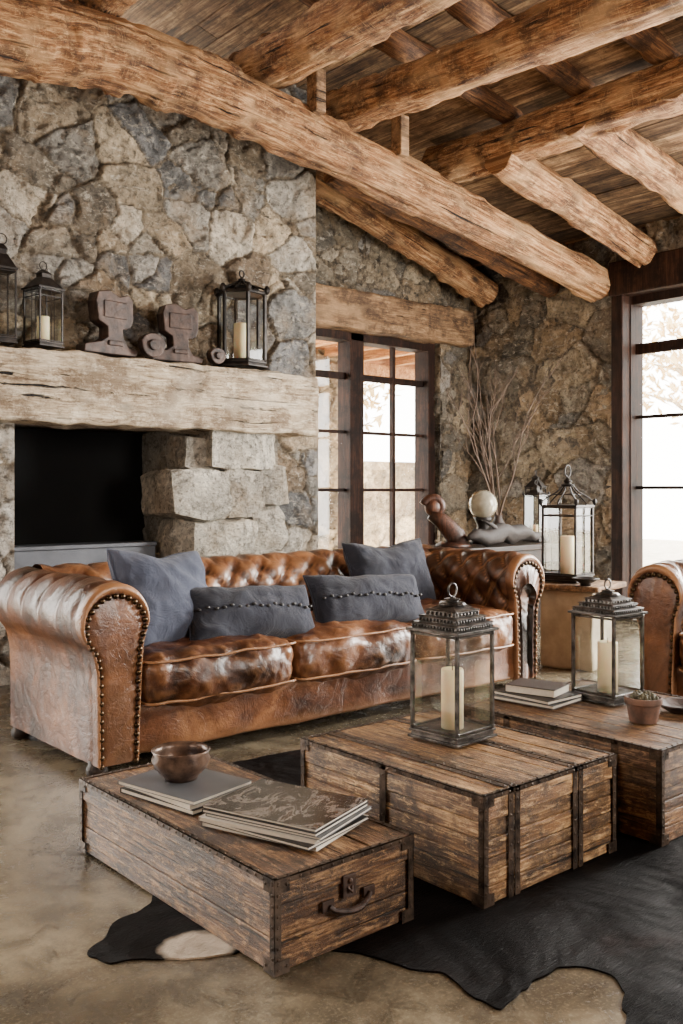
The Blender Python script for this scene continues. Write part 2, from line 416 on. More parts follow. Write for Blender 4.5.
def stone_obj(name, sheets, cores, mat, **kw):
    V = []; F = []; SC = []; MO = []; base = 0
    for sh in sheets:
        P0, U, W, w, h = [np.array(x, float) if i < 3 else x for i, x in enumerate(sh['g'])]
        res = sh.get('res', .014); size = sh.get('size', .26); seed = sh.get('seed', 1); pal = sh.get('pal', PAL); rel = sh.get('rel', .03)
        N = np.cross(U, W)
        nu = int(round(w/res))+1; nv = int(round(h/res))+1
        gu, gv = np.meshgrid(np.linspace(0, w, nu), np.linspace(0, h, nv)); gu = gu.ravel(); gv = gv.ravel()
        r = np.random.RandomState(seed)
        cw, ch = size*1.15, size*.85
        pts = []; wt = []
        for j in range(-1, int(h/ch)+2):
            for i in range(-1, int(w/cw)+2):
                if r.rand() < .12: continue
                big = r.rand()
                pts.append(((i+.5+(j % 2)*.5+(r.rand()-.5)*1.2)*cw, (j+.5+(r.rand()-.5)*1.2)*ch)); wt.append((big**2)*size*size*.5)
                for _ in range(r.randint(0, 3)):
                    pts.append((pts[-1][0]+(r.rand()-.5)*cw*1.2, pts[-1][1]+(r.rand()-.5)*ch*1.2)); wt.append(0)
        pts = np.array(pts); m = len(pts); wt = np.array(wt)
        q = .26/size
        pu = gu+.20*size*fbm(gu*7*q, gv*7*q, seed+5, 5); pv = gv+.20*size*fbm(gu*7*q, gv*7*q, seed+15, 5)
        pv = pv*1.25; pts2 = pts*np.array([1, 1.25])
        pd = np.sqrt(((pts2[:, None]-pts2[None])**2).sum(2)); np.fill_diagonal(pd, 1e9); pd = np.maximum(pd, .06)
        idx = np.zeros(len(gu), int); bd = np.zeros(len(gu))
        fp = r.rand(int(w*h/(size*size*.12))+8, 2)*np.array([w, h*1.25]); fs_ = (r.rand(len(fp), 2)-.5)*1.7; fh = r.rand(len(fp))*.012
        fid = np.zeros(len(gu), int)
        for s0 in range(0, len(gu), 12000):
            e0 = min(len(gu), s0+12000)
            d = (pu[s0:e0, None]-pts2[None, :, 0])**2+(pv[s0:e0, None]-pts2[None, :, 1])**2-wt[None]
            k = d.argmin(1); d1 = d[np.arange(e0-s0), k]
            b = (d-d1[:, None])/(2*pd[k]); b[np.arange(e0-s0), k] = 1e9
            idx[s0:e0] = k; bd[s0:e0] = b.min(1)
            d = (pu[s0:e0, None]-fp[None, :, 0])**2+(pv[s0:e0, None]-fp[None, :, 1])**2
            fid[s0:e0] = d.argmin(1)
        sm = np.clip((bd-.001)/.013, 0, 1); sm = sm*sm*(3-2*sm)
        tx = (r.rand(m)-.5)*.22; ty = (r.rand(m)-.5)*.22; hb = (r.rand(m))*.022
        fac = fh[fid]+fs_[fid, 0]*(gu-fp[fid, 0])*.5+fs_[fid, 1]*(gv-fp[fid, 1]/1.25)*.5
        hgt = sm*(.007+hb[idx]+tx[idx]*(gu-pts[idx, 0])+ty[idx]*(gv-pts[idx, 1])+np.clip(fac, -.010, .016))+rel*.40+.010*fbm(gu*9, gv*9, seed+30)*sm+.008*fbm(gu*30, gv*30, seed+40, 2)
        hgt = np.clip(hgt, rel*.1, rel+.05)
        ed = np.clip(np.minimum(np.minimum(gu, w-gu)/.03, 1), 0, 1)
        hgt = hgt*ed+rel*(1-ed)
        pos = P0[None]+gu[:, None]*U[None]+gv[:, None]*W[None]+(hgt-rel)[:, None]*N[None]
        pc = np.array([pal[r.randint(len(pal))] for _ in range(m)])[:, :3]*(.5+.75*r.rand(m))[:, None]
        col = np.ones((len(gu), 4)); col[:, :3] = pc[idx]
        mw = .001+.016*np.clip(fbm(gu*5, gv*5, seed+60)+.35, 0, 1)
        mo = 1-np.clip((bd-mw)/.007, 0, 1)
        V.append(pos); SC.append(col); MO.append(mo)
        a = (np.arange(nv-1)[:, None]*nu+np.arange(nu-1)[None]).ravel()
        cu = gu[a]+res/2; cv = gv[a]+res/2
        keep = np.ones(len(a), bool)
        for (a0, a1, b0, b1) in sh.get('holes', []): keep &= ~((cu > a0) & (cu < a1) & (cv > b0) & (cv < b1))
        a = a[keep]
        F.append(np.stack([a, a+1, a+nu+1, a+nu], 1)+base); base += len(gu)
    for (x0, y0, z0, x1, y1, z1) in cores:
        vs = np.array([(x, y, z) for z in (z0, z1) for y in (y0, y1) for x in (x0, x1)], float)
        V.append(vs); SC.append(np.ones((8, 4))*.1); MO.append(np.ones(8))
        F.append(np.array([(0, 2, 3, 1), (4, 5, 7, 6), (0, 1, 5, 4), (2, 6, 7, 3), (0, 4, 6, 2), (1, 3, 7, 5)])+base); base += 8
    V = np.concatenate(V); F = np.concatenate(F); SC = np.concatenate(SC); MO = np.concatenate(MO)
    me = bpy.data.meshes.new(name)
    me.vertices.add(len(V)); me.vertices.foreach_set('co', V.ravel())
    me.loops.add(len(F)*4); me.loops.foreach_set('vertex_index', F.ravel().astype(np.int32))
    me.polygons.add(len(F)); me.polygons.foreach_set('loop_start', np.arange(0, len(F)*4, 4, dtype=np.int32))
    me.update(calc_edges=True); me.validate()
    a = me.attributes.new('scol', 'FLOAT_COLOR', 'POINT'); a.data.foreach_set('color', SC.ravel())
    a = me.attributes.new('mort', 'FLOAT', 'POINT'); a.data.foreach_set('value', MO)
    me.materials.append(mat)
    o = bpy.data.objects.new(name, me); COL.objects.link(o)
    tag(o, kw.get('label'), kw.get('cat'), kw.get('kind'))
    return o

# ------------------------------------------------------------------ logs
def log(name, pts, r, mat, label=None, seg=32, seed=0, kind=None, cat=None, taper=0, sq=2.8, rough=1.0):
    P = [Vector(p) for p in pts]
    out = []
    L = sum((P[i+1]-P[i]).length for i in range(len(P)-1)); n = max(12, int(L/.035))
    for i in range(n):
        t = i/(n-1)*(len(P)-1); k = min(int(t), len(P)-2); f = t-k
        p0 = P[max(k-1, 0)]; p1 = P[k]; p2 = P[k+1]; p3 = P[min(k+2, len(P)-1)]
        out.append(.5*((2*p1)+(p2-p0)*f+(2*p0-5*p1+4*p2-p3)*f*f+(3*p1-p0-3*p2+p3)*f**3))
    ds = L/(n-1)
    rs = random.Random(seed)
    flats = [(rs.uniform(0, 6.28), rs.uniform(.91, .97), (c0 := rs.uniform(-.3, L)), c0+rs.uniform(.12, .5)) for _ in range(int(L*30))]
    def jit(i, th):
        u = i*ds; c, s_ = math.cos(th+.25), math.sin(th+.25)
        q = 1/((abs(c)**sq+abs(s_)**sq)**(1/sq))
        v = q*(.98+rough*(.02*noise.noise(Vector((u*1.3+seed, c*1.3, s_*1.3)))+.025*noise.noise(Vector((u*6+seed, c*3.2, s_*3.2)))+.06*noise.noise(Vector((u*18+seed, c*9, s_*9)))))
        for (a, d, u0, u1) in flats:
            if u0 < u < u1:
                cc = math.cos(th-a)
                if cc > .3:
                    lim = (d+.07*max(0, 1-min(u-u0, u1-u)/.04))/cc
                    if v > lim: v = lim
        for gI in range(6):
            t0 = gI*1.07+seed+.35*noise.noise(Vector((u*.6, gI*7.1, seed)))
            dl = (th-t0+math.pi) % (2*math.pi)-math.pi
            gate = max(0, noise.noise(Vector((u*.9+gI*3, seed*2, gI)))+.15)*2.6
            v -= .18*min(1, gate)*math.exp(-(dl/.055)**2)
        return v
    rad_ = [r*(1-taper*i/(n-1)) for i in range(n)]
    b = MB(); b.tube(out, rad_, seg, jit=jit, rnd=.5)
    uvs = []
    for i in range(n):
        for k in range(seg):
            a = k/seg; a = a*2 if a < .5 else 2-a*2
            uvs.append((L*i/(n-1)+seed*3.3, a*3.14*r+seed))
    o = b.make(name, mat, smooth=True, label=label, kind=kind, cat=cat, uvs=uvs)
    for p in o.data.polygons:
        if len(p.vertices) > 4: p.use_smooth = False
    return o

# ================================================================== SETTING
b = MB(); b.box(-1.6, -1.6, -.1, 7.1, 6.4, 0); b.make('floor', M['floor'], kind='structure', label='polished stained concrete floor')
def zc(x): return 3.76-.26*(x-5.2) if x > 1.5 else 4.72-.10*(1.5-x)
b = MB(); x = -1.6
while x < 7.2:
    w = random.uniform(.16, .24); x2 = min(x+w, 7.25); z0, z1 = zc(x), zc(x2); e = random.uniform(0, .012)
    y = -1.7
    while y < 6.45:
        y2 = min(6.5, y+random.uniform(1.6, 3.2))
        vs = [(x+.003, y, z0+e), (x2-.003, y, z1+e), (x2-.003, y2-.004, z1+e), (x+.003, y2-.004, z0+e)]
        vs += [(p[0], p[1], p[2]+.03) for p in vs]
        b.add(vs, [(3, 2, 1, 0), (4, 5, 6, 7), (0, 1, 5, 4), (1, 2, 6, 5), (2, 3, 7, 6), (3, 0, 4, 7)])
        y = y2
    x = x2
b.add([(-1.7, -1.7, zc(-1.6)+.05), (1.5, -1.7, zc(1.5)+.06), (1.5, 6.5, zc(1.5)+.06), (-1.7, 6.5, zc(-1.6)+.05), (7.3, -1.7, zc(7.3)+.06), (7.3, 6.5, zc(7.3)+.06)], [(0, 1, 2, 3), (1, 4, 5, 2)])
b.make('ceiling', M['plank'], kind='structure', label='weathered wooden plank ceiling')
b = MB(); b.box(-1.8, -1.6, 0, -1.6, 6.4, 5); b.make('wall_left', M['lintel'], kind='structure')
b = MB(); b.box(-1.6, -1.8, 0, 7.1, -1.6, 5); b.make('wall_front', M['lintel'], kind='structure')

stone_obj('wall_back', [dict(g=((4.2, 6.2, 0), (1, 0, 0), (0, 0, 1), 2.85, 4.0), holes=[(.7, 2.4, -1, 2.52)], size=.30, seed=21, pal=PALB, res=.016),
                        dict(g=((6.6, 6.52, 0), (0, -1, 0), (0, 0, 1), .32, 2.52), size=.26, seed=22, pal=PALB, res=.02)],
          [(4.2, 6.21, 0, 4.9, 6.55, 4), (6.64, 6.21, 0, 7.1, 6.55, 4), (4.9, 6.21, 2.56, 6.64, 6.55, 4)], M['stone'], kind='structure', label='brown fieldstone masonry wall')
stone_obj('wall_right', [dict(g=((7.0, 6.25, 0), (0, -1, 0), (0, 0, 1), 1.72, 3.5), size=.36, seed=33, pal=PALB, res=.013, rel=.035),
                         dict(g=((7.0, 4.53, 3.0), (0, -1, 0), (0, 0, 1), 4.5, .5), size=.26, seed=34, pal=PALB, res=.02)],
          [(7.02, 4.56, 0, 7.4, 6.4, 3.5), (7.02, -1.6, 3.03, 7.4, 4.56, 3.5), (7.02, -1.6, 0, 7.4, .0, 3.1)], M['stone'], kind='structure', label='brown fieldstone masonry wall')

def window(name, label, axis, fixed, a0, a1, z0, z1, posts, mulls, bars, thick=.06):
    e = empty(name, (0, 0, 0), label=label); e['kind'] = 'structure'
    def bx(b, u0, u1, w0, w1, d=thick):
        if axis == 'x': b.box(u0, fixed-d, w0, u1, fixed+d, w1)
        else: b.box(fixed-d, u0, w0, fixed+d, u1, w1)
    b = MB()
    bx(b, a0, a0+.09, z0, z1, thick*1.6); bx(b, a1-.09, a1, z0, z1, thick*1.6); bx(b, a0, a1, z1-.09, z1, thick*1.5); bx(b, a0, a1, z0, z0+.2)
    for p in posts: bx(b, p-.08, p+.08, z0, z1, thick*1.5)
    b.make('window_frame', M['frame'], e, bevel=.006)
    b = MB()
    for m_ in mulls: bx(b, m_-.018, m_+.018, z0+.1, z1-.05, .025)
    for z, hh in bars: bx(b, a0+.05, a1-.05, z-hh, z+hh, .02)
    b.make('muntin_grid', M['frame'], e, bevel=.003)
    b = MB()
    if axis == 'x': b.box(a0+.05, fixed-.003, z0+.1, a1-.05, fixed+.003, z1-.05)
    else: b.box(fixed-.003, a0+.05, z0+.1, fixed+.003, a1-.05, z1-.05)
    b.make('window_glass', M['wglass'], e)
    return e
window('window_1', 'tall brown timber french window with small panes', 'x', 6.36, 4.9, 6.6, 0, 2.52, [5.60], [6.12], [(2.12, .03), (1.62, .014), (1.1, .014)])
window('window_2', 'tall brown timber window with large panes', 'y', 7.16, .05, 4.52, 0, 2.76, [3.5, 2.4, 1.2], [3.0, 1.8], [(2.30, .045), (1.72, .014), (1.12, .014)], thick=.06)
b = MB(); b.box(6.93, .0, 2.74, 7.2, 4.56, 3.03); b.box(6.95, 4.44, 0, 7.12, 4.55, 2.76)
b.make('trim_1', M['frame'], kind='structure', bevel=.01, label='thick brown timber window header and jamb')
b = MB(); b.rbox(4.3, 6.08, 2.5, 6.97, 6.45, 2.84, .02, 34, nz=.02, nsc=5)
b.make('lintel_beam', M['lintel'], smooth=True, label='rough timber lintel above the french window', cat='beam', merge=True)

# outside --------------------------------------------------------------
t = NT('outside_gravel'); nn = t.noise(t.map((1, 1, 1)), 6, 5); t.bs(Base_Color=t.ramp(nn, [(.3, C(170, 160, 140)), (.7, C(215, 205, 188))]), Roughness=.9)
b = MB(); b.box(-6, 6.6, -.12, 20, 26, -.06); b.box(7.45, -6, -.12, 26, 6.6, -.06); b.make('terrace_ground', t.m, kind='structure', label='pale gravel terrace outside')
PALY = [C(206, 180, 142), C(180, 154, 118), C(160, 136, 106), C(194, 170, 138)]
stone_obj('terrace_column', [dict(g=((6.72, 8.2, -.06), (1, 0, 0), (0, 0, 1), .50, 2.75), size=.26, seed=51, pal=PALY, res=.02),
                             dict(g=((6.72, 8.7, -.06), (0, -1, 0), (0, 0, 1), .50, 2.75), size=.26, seed=52, pal=PALY, res=.02)],
          [(6.74, 8.22, -.06, 7.20, 8.70, 2.68)], M['stone'], label='warm stone porch column on the terrace outside', cat='column')
stone_obj('garden_wall', [dict(g=((6, 13, -.06), (1, 0, 0), (0, 0, 1), 9, 1.7), size=.4, seed=53, pal=PALY, res=.06)],
          [(6, 13.03, -.06, 15, 13.4, 1.6)], M['stone'], label='sunlit pale stone garden wall outside', cat='wall')
porch = empty('porch_roof', (6.5, 7.7, 2.6), 0, 'warm timber porch roof outside the french window', 'roof')
warmw = wood('porch_wood', C(120, 76, 42), C(190, 134, 82), C(232, 186, 130), 1, 12, .7, .6, .5, tint=.6, blot=.3)
b = MB()
for i in range(16):
    x0 = -2.2+i*.3; b.box(x0, -1.1, .16, x0+.29, 1.3, .19)
b.make('roof_boards', warmw, porch)
for i in range(8):
    x0 = -2.0+i*.58; b = MB(); b.box(x0, -1.1, .02, x0+.1, 1.3, .158); b.make('rafter_joist', warmw, porch, bevel=.006)
b = MB(); b.box(-2.2, .62, -.14, 2.5, .80, .018); b.make('porch_beam', warmw, porch, bevel=.008)
leaf = simple('glare_washed_foliage', C(232, 204, 150), .7, 0, 0, 1, .5, 3, col2=C(190, 158, 96))  # leaf colours lightened so the trees look washed out by outdoor glare
def tree(loc, h, seed):
    rs = random.Random(seed)
    e = empty('tree', loc, 0, 'tree coloured pale for glare, standing outside the window', 'tree', 'trees outside')
    b = MB(); b.tube([(0, 0, 0), (.06, .02, h*.3), (-.05, .05, h*.55), (.1, 0, h*.8)], [.10, .08, .06, .03], 8)
    for k in range(7):
        a = rs.uniform(0, 6.28); z_ = h*rs.uniform(.35, .7); b.tube([(0, 0, z_), (math.cos(a)*h*.15, math.sin(a)*h*.15, z_+h*.12), (math.cos(a)*h*.28, math.sin(a)*h*.28, z_+h*.16)], [.05, .03, .01], 6)
    b.make('tree_trunk', M['stonet'], e, smooth=True)
    b = MB()
    for k in range(1500):
        v = Vector((rs.gauss(0, 1), rs.gauss(0, 1), rs.gauss(0, 1))).normalized()*rs.uniform(.3, 1)
        c = Vector((v.x*h*.36, v.y*h*.36, h*.72+v.z*h*.3)); s_ = .09
        d1 = Vector((rs.uniform(-1, 1), rs.uniform(-1, 1), rs.uniform(-1, 1))).normalized()*s_; d2 = d1.cross(Vector((rs.uniform(-1, 1), rs.uniform(-1, 1), 1))).normalized()*s_*.4
        b.add([c-d1, c+d2, c+d1, c-d2], [(0, 1, 2, 3)])
    b.make('foliage', leaf, e, kind='stuff')
tree((9.2, 11.3, -.06), 4.2, 1); tree((11.8, 15.6, -.06), 5.0, 2); tree((13.5, 7.0, -.06), 4.6, 3); tree((17.5, 12.6, -.06), 5.2, 4)

# ================================================================== FIREPLACE
FP = empty('fireplace', (3.2, 5.3, 0), label='large fieldstone fireplace with rough timber mantel beam', cat='fireplace')
def keep(o):
    o.parent = FP; o.matrix_parent_inverse = Matrix.Translation((-3.2, -5.3, 0)); return o
keep(stone_obj('chimney_breast', [dict(g=((.8, 5.34, 1.7), (1, 0, 0), (0, 0, 1), 3.56, 2.3), size=.29, seed=13, res=.0112, rel=.035),
                             dict(g=((4.36, 5.34, 0), (0, 1, 0), (0, 0, 1), .80, 4.0), size=.27, seed=4, res=.02)],
          [(.8, 5.37, 1.5, 4.33, 6.14, 4.0), (3.5, 5.37, 0, 4.33, 6.14, 1.6), (.8, 5.36, 0, 2.0, 6.14, 1.6)], M['stone']))
keep(stone_obj('side_masonry', [dict(g=((3.85, 5.31, 0), (1, 0, 0), (0, 0, 1), .51, 1.9), size=.24, seed=71, res=.0125)], [(3.88, 5.34, 0, 4.33, 5.5, 1.9)], M['stone']))
keep(stone_obj('fireplace_pier', [dict(g=((.9, 5.25, 0), (1, 0, 0), (0, 0, 1), 1.18, 1.55), size=.3, seed=65, res=.014, pal=PALP)], [(.9, 5.29, 0, 2.05, 6.05, 1.55)], M['stone']))
b = MB(); rs = random.Random(9)
def block(x0, y0, z0, x1, y1, z1, rnd=None, lo=.74):
    cuts = []
    for _ in range(16):
        v = Vector((rs.gauss(0, 1), rs.gauss(0, 1), rs.gauss(0, 1))).normalized()
        sup = abs(v.x)+abs(v.y)+abs(v.z)
        cuts.append((v, sup*rs.uniform(lo, .95)))
    for ax in range(3):
        for sg in (-1, 1):
            for _ in range(2):
                v = Vector((rs.uniform(-.22, .22), rs.uniform(-.22, .22), rs.uniform(-.22, .22))); v[ax] = sg; cuts.append((v, rs.uniform(.96, 1.08)))
    b.rbox(x0, y0, z0, x1, y1, z1, .006, 30, nz=.012, nsc=9.0, seed=rs.uniform(0, 50), rnd=rnd if rnd is not None else rs.random(), cuts=cuts)
block(3.32, 5.12, 1.24, 3.90, 5.62, 1.55, .9); block(3.18, 5.20, 1.20, 3.50, 5.5, 1.46, .5)
block(3.02, 5.08, .90, 3.48, 5.60, 1.23, .9); block(3.45, 5.15, .92, 3.78, 5.6, 1.26, .5); block(3.74, 5.18, .98, 4.0, 5.5, 1.27, .3)
block(3.14, 5.12, .62, 3.68, 5.62, .93, 1.0); block(3.64, 5.17, .66, 3.98, 5.5, .99, .6)
block(3.08, 5.14, .34, 3.56, 5.62, .65, .5); block(3.53, 5.12, .36, 4.0, 5.6, .70, .9)
block(3.14, 5.14, .0, 3.98, 5.62, .38, .5, .8)
for z0, z1 in ((0, .4), (.38, .80), (.76, 1.16), (1.12, 1.56)):
    block(3.24, 5.52, z0, 3.7, 5.86, z1+.03, .2, .8); block(3.30, 5.80, z0, 3.72, 6.08, z1+.03, .1, .8)
b.box(3.42, 5.26, 0, 3.95, 6.0, 1.5, .0)
keep(b.make('pier_blocks', M['quoin'], merge=True, label='stack of large rough pale stone blocks'))
b = MB(); b.box(2.0, 6.0, 0, 3.5, 6.06, 1.6)
b.box(2.0, 5.40, 1.52, 3.4, 6.05, 1.6)
b.box(2.05, 5.6, 0, 3.3, 6.0, .35); b.box(2.02, 5.5, 0, 2.07, 6.0, 1.55)
keep(b.make('firebox', M['black']))
b = MB(); b.box(2.10, 5.42, .0, 3.08, 5.46, .74); b.box(2.10, 5.40, .74, 3.08, 5.62, .765)
keep(b.make('fire_guard', M['steel'], bevel=.004, label='grey steel hearth guard'))
b = MB(); b.rbox(.8, 5.03, 1.48, 4.13, 5.42, 1.885, .016, 110, nz=.018, nsc=5.5)
keep(b.make('mantel_beam', M['mantel'], smooth=True, merge=True, label='pale rough-hewn timber mantel'))

# ================================================================== BEAMS
log('main_beam', [(1.1, 4.69, 3.37), (1.79, 4.69, 3.41), (2.33, 4.69, 3.47), (2.96, 4.69, 3.45), (3.71, 4.69, 3.37), (4.59, 4.69, 3.25), (5.66, 4.69, 3.09), (6.98, 4.69, 2.87)], .205, M['beam'], 'massive weathered log beam crossing the room', 64, seed=1, cat='beam', taper=.30, sq=3.2)
lab = 'rough weathered log beam resting on the main beam'
log('cross_beam', [(3.46, 4.95, 3.74), (3.5, 3.8, 3.74), (3.5, 2.0, 3.74), (3.5, .2, 3.76)], .158, M['beam'], lab, 48, seed=2, cat='beam', sq=2.8)
log('cross_beam', [(4.15, 4.95, 3.66), (4.2, 3.8, 3.62), (4.22, 2.0, 3.55), (4.25, .2, 3.5)], .142, M['beam'], lab, 48, seed=3, cat='beam', sq=2.8)
log('cross_beam', [(5.2, 4.95, 3.54), (5.21, 3.8, 3.53), (5.22, 2.0, 3.52), (5.22, .2, 3.52)], .148, M['beam'], lab, 48, seed=4, cat='beam', sq=2.8)
lab = 'log rafter running down to the stone wall'
for i, (y, za, zb) in enumerate([(4.24, 3.42, 3.06), (3.6, 3.52, 3.22), (2.9, 3.52, 3.25), (2.1, 3.5, 3.25)]):
    log('rafter', [(5.1, y, za), (6.0, y, (za+zb)/2+.02), (6.96, y, zb)], .125, M['beam'], lab, 40, seed=5+i, cat='beam', sq=3.2)
for i, y in enumerate([4.25, 3.65, 3.05, 2.4, 1.7]):
    log('rafter', [(2.9, y, 4.10), (4.0, y, 3.93), (5.3, y, 3.76)], .085, M['beam_dark'], 'thin dark log rafter under the plank ceiling', 18, seed=15+i, cat='beam', sq=4)
for i, (y, x0, za, x1, zb, r) in enumerate([(5.9, 4.4, 3.72, 6.95, 2.98, .13), (5.2, 4.4, 3.42, 7.0, 2.93, .10), (5.55, 4.4, 3.86, 6.9, 3.2, .08)]):
    log('rafter', [(x0, y, za), ((x0+x1)/2, y, (za+zb)/2+.01), (x1, y, zb)], r, M['beam_dark'] if i else M['beam'], 'log rafter above the french window', 28, seed=25+i, cat='beam', sq=4)
log('rafter', [(1.0, 3.6, 3.95), (2.0, 3.75, 3.98), (3.4, 3.9, 3.98)], .12, M['beam_dark'], 'thin dark log rafter under the plank ceiling', 18, seed=41, cat='beam')
log('cross_beam', [(2.35, 4.9, 3.80), (2.36, 3.8, 3.82), (2.35, .5, 3.84)], .14, M['beam'], 'rough weathered log beam resting on the main beam', seed=42, cat='beam')
for x_, z0 in ((3.72, 3.50), (4.45, 3.40)):
    b = MB(); b.box(x_-.04, 4.50, z0-.05, x_+.04, 4.60, z0+.22); b.make('wood_bracket', M['lintel'], bevel=.008, label='small timber block fixed to the main beam', cat='bracket')

# ================================================================== COUCH
def couch(name, loc, rz, W, D, nseat, label, cat):
    e = empty(name, loc, rz, label, cat)
    R = .145; cz = .60
    prof = [(.235, .055), (.24, .22), (.245, .32), (.25, .42), (.255, .50), (.268, .55)]
    for k in range(0, 29):
        a = math.radians(0+k*225/28); prof.append((.14+R*math.cos(a), cz+R*math.sin(a)))
    prof += [(.052, .46), (.062, .40), (.064, .25), (.066, .055)]
    def resample(P, n):
        P = [Vector((p[0], p[1])) for p in P]; d = [0]
        for i in range(1, len(P)): d.append(d[-1]+(P[i]-P[i-1]).length)
        out = []
        for i in range(n):
            s = d[-1]*i/(n-1); k = 0
            while k < len(d)-2 and d[k+1] < s: k += 1
            f = (s-d[k])/max(1e-9, d[k+1]-d[k]); out.append((P[k].lerp(P[k+1], f), s))
        res = []
        for i, (p, s) in enumerate(out):
            t = out[min(i+1, n-1)][0]-out[max(i-1, 0)][0]; t.normalize(); res.append((p, Vector((t.y, -t.x)), s))
        return res, d[-1]
    n = 96
    pr, L = resample(prof, n)
    def tuft(s, y, s0, s1, a, bb, plw=.45):
        p = (s-s0)/bb+y/a; q = (s-s0)/bb-y/a
        h = (abs(math.sin(math.pi*p))*abs(math.sin(math.pi*q)))**.38
        f = 1 if s0 <= s <= s1 else max(0, 1-min(abs(s-s0), abs(s-s1))/.08)
        pl = abs(math.sin(math.pi*y/a))**.35
        return h*f+pl*(1-f)*plw+(1-plw)*(1-f)
    def fold(x_, y_, z_, amp=.007):
        v = Vector((x_*6, y_*6, z_*6))
        return amp*noise.noise(v)+amp*.7*(1-2*abs(noise.noise(v*2.2+Vector((3, 3, 3)))))
    for side in (0, 1):
        mx = (lambda x: x) if side == 0 else (lambda x: W-x)
        b = MB(); ny = 76
        def fn(u, v):
            p, nr, s = pr[int(round(u*(n-1)))]
            y = .03+v*(D-.10)
            act = 1 if s < .92 else max(0, 1-(s-.92)/.12)
            edge = min(1, (y-.03)/.05)
            h = (tuft(s, y-.06, .19, .71, .165, .22, .7)-.78)*.038*act*edge
            h += fold(p.x+side*5, y, p.y, .007)*(.2+.8*act)
            h -= .010*(1-edge)
            q = p+Vector((nr.x, nr.y))*h
            return (mx(q.x), y, q.y)
        b.grid(n, ny, fn, .5, flip=(side == 1))
        poly = [(mx(p.x), p.y) for p, _, _ in pr]
        b.add([(x_, D-.072, z_) for x_, z_ in poly], [tuple(range(len(poly)))], .5)
        out = [(p.x, p.y) for p, _, _ in pr]
        cx, cy = .150, .42
        def ins(p, k):
            cyy = cy if p[1] > cy else p[1]
            return (p[0]+(cx-p[0])*k, p[1]+(cyy-p[1])*k)
        rings = [(0, .045), (0.0, .008), (.03, -.006), (.08, -.008), (.13, .006), (.18, .004), (.22, .0), (.5, -.006)]
        base_v = []; ff = []
        for k, yy in rings:
            for p in out:
                q = ins(p, k) if k else p
                base_v.append((mx(q[0]), yy+(fold(q[0]*1.5, 1, q[1]*1.5, .005) if k > .1 else 0), q[1]))
        m_ = len(out)
        for r_ in range(len(rings)-1):
            for i in range(m_-1):
                q = (r_*m_+i, r_*m_+i+1, (r_+1)*m_+i+1, (r_+1)*m_+i); ff.append(q if side == 0 else q[::-1])
        ff.append(tuple((len(rings)-1)*m_+i for i in range(m_)))
        b.add(base_v, ff, .5)
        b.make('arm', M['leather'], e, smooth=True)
        b = MB(); pn, Ln = resample(out, int(L/.033))
        for p, nr, s in pn:
            q = ins((p.x, p.y), .15)
            b.ball((mx(q[0]), -.002, q[1]), .0118, 8, 4, (1, .8, 1))
        b.make('nailhead_trim', M['nail'], e, smooth=True, kind='stuff', label='row of aged bronze nailheads')
    pb = [(D-.30, .36), (D-.285, .45), (D-.275, .54), (D-.278, .58)]
    for k in range(0, 25):
        a = math.radians(175-k*215/24); pb.append((D-.14+R*math.cos(a), cz+.01+R*math.sin(a)))
    pb += [(D-.04, .45), (D-.05, .055)]
    pbr, Lb = resample(pb, 76)
    b = MB(); nx = int((W-.3)*58)
    def fb(u, v):
        p, nr, s = pbr[int(round(v*75))]
        x_ = .16+u*(W-.32)
        act = 1 if s < .6 else max(0, 1-(s-.6)/.1)
        h = (tuft(s, x_-W/2, .0, .36, .165, .24, .6)-.78)*.042*act+fold(x_, p.x, p.y, .006)
        q = p+Vector((-nr.x, -nr.y))*h
        return (x_, q.x, q.y)
    b.grid(nx, 76, fb, .5)
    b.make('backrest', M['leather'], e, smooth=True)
    b = MB(); b.rbox(.07, .03, .055, W-.07, D-.055, .27, .025, 50, nz=.008, nsc=5)
    b.make('base', M['leather'], e, smooth=True, merge=True)
    xa = .262; wseat = (W-2*xa)/nseat
    for i in range(nseat):
        x0 = xa+i*wseat+.003; x1 = xa+(i+1)*wseat-.003
        b = MB(); b.rbox(x0, -.02, .235, x1, D-.27, .445, .065, 60, puff=(.006, .032, .044), nz=.019, nsc=6.5, seed=i*3)
        for zz, o_ in ((.428, .0), (.262, .0)):
            pts = []
            r_ = .045
            for cxx, cyy, a0 in ((x1-r_, -.018+r_, -90), (x1-r_, D-.28-r_, 0), (x0+r_, D-.28-r_, 90), (x0+r_, -.018+r_, 180)):
                for k in range(5):
                    a = math.radians(a0+k*22.5); pts.append((cxx+r_*math.cos(a), cyy+r_*math.sin(a), zz))
            dense = []
            for k in range(len(pts)):
                A = Vector(pts[k]); B = Vector(pts[(k+1) % len(pts)]); nn_ = max(1, int((B-A).length/.04))
                for q in range(nn_):
                    P_ = A.lerp(B, q/nn_); u_ = (P_.x-(x0+x1)/2)/((x1-x0)/2)
                    if P_.y < .05: P_.y -= .012*(1-u_*u_)
                    P_.z += .008*noise.noise(P_*9); dense.append(P_)
            b.tube(dense, .006, 6, closed=True)
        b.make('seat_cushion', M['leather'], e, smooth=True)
    for fx in (.10, W-.10):
        for fy in (.08, D-.10):
            b = MB(); b.lathe([(.0, 0), (.030, 0), (.042, .012), (.042, .035), (.034, .045), (.036, .065)], (fx, fy, 0), 16)
            b.make('foot', M['darkwood'], e, smooth=True)
    return e
couch('sofa', (1.55, 3.27, 0), 0, 2.78, .92, 3, 'tufted brown leather chesterfield sofa with rolled arms', 'sofa')
couch('armchair', (4.06, 2.56, 0), math.radians(-90), 1.0, .88, 1, 'brown leather chesterfield armchair with rolled arms and nailheads', 'armchair')

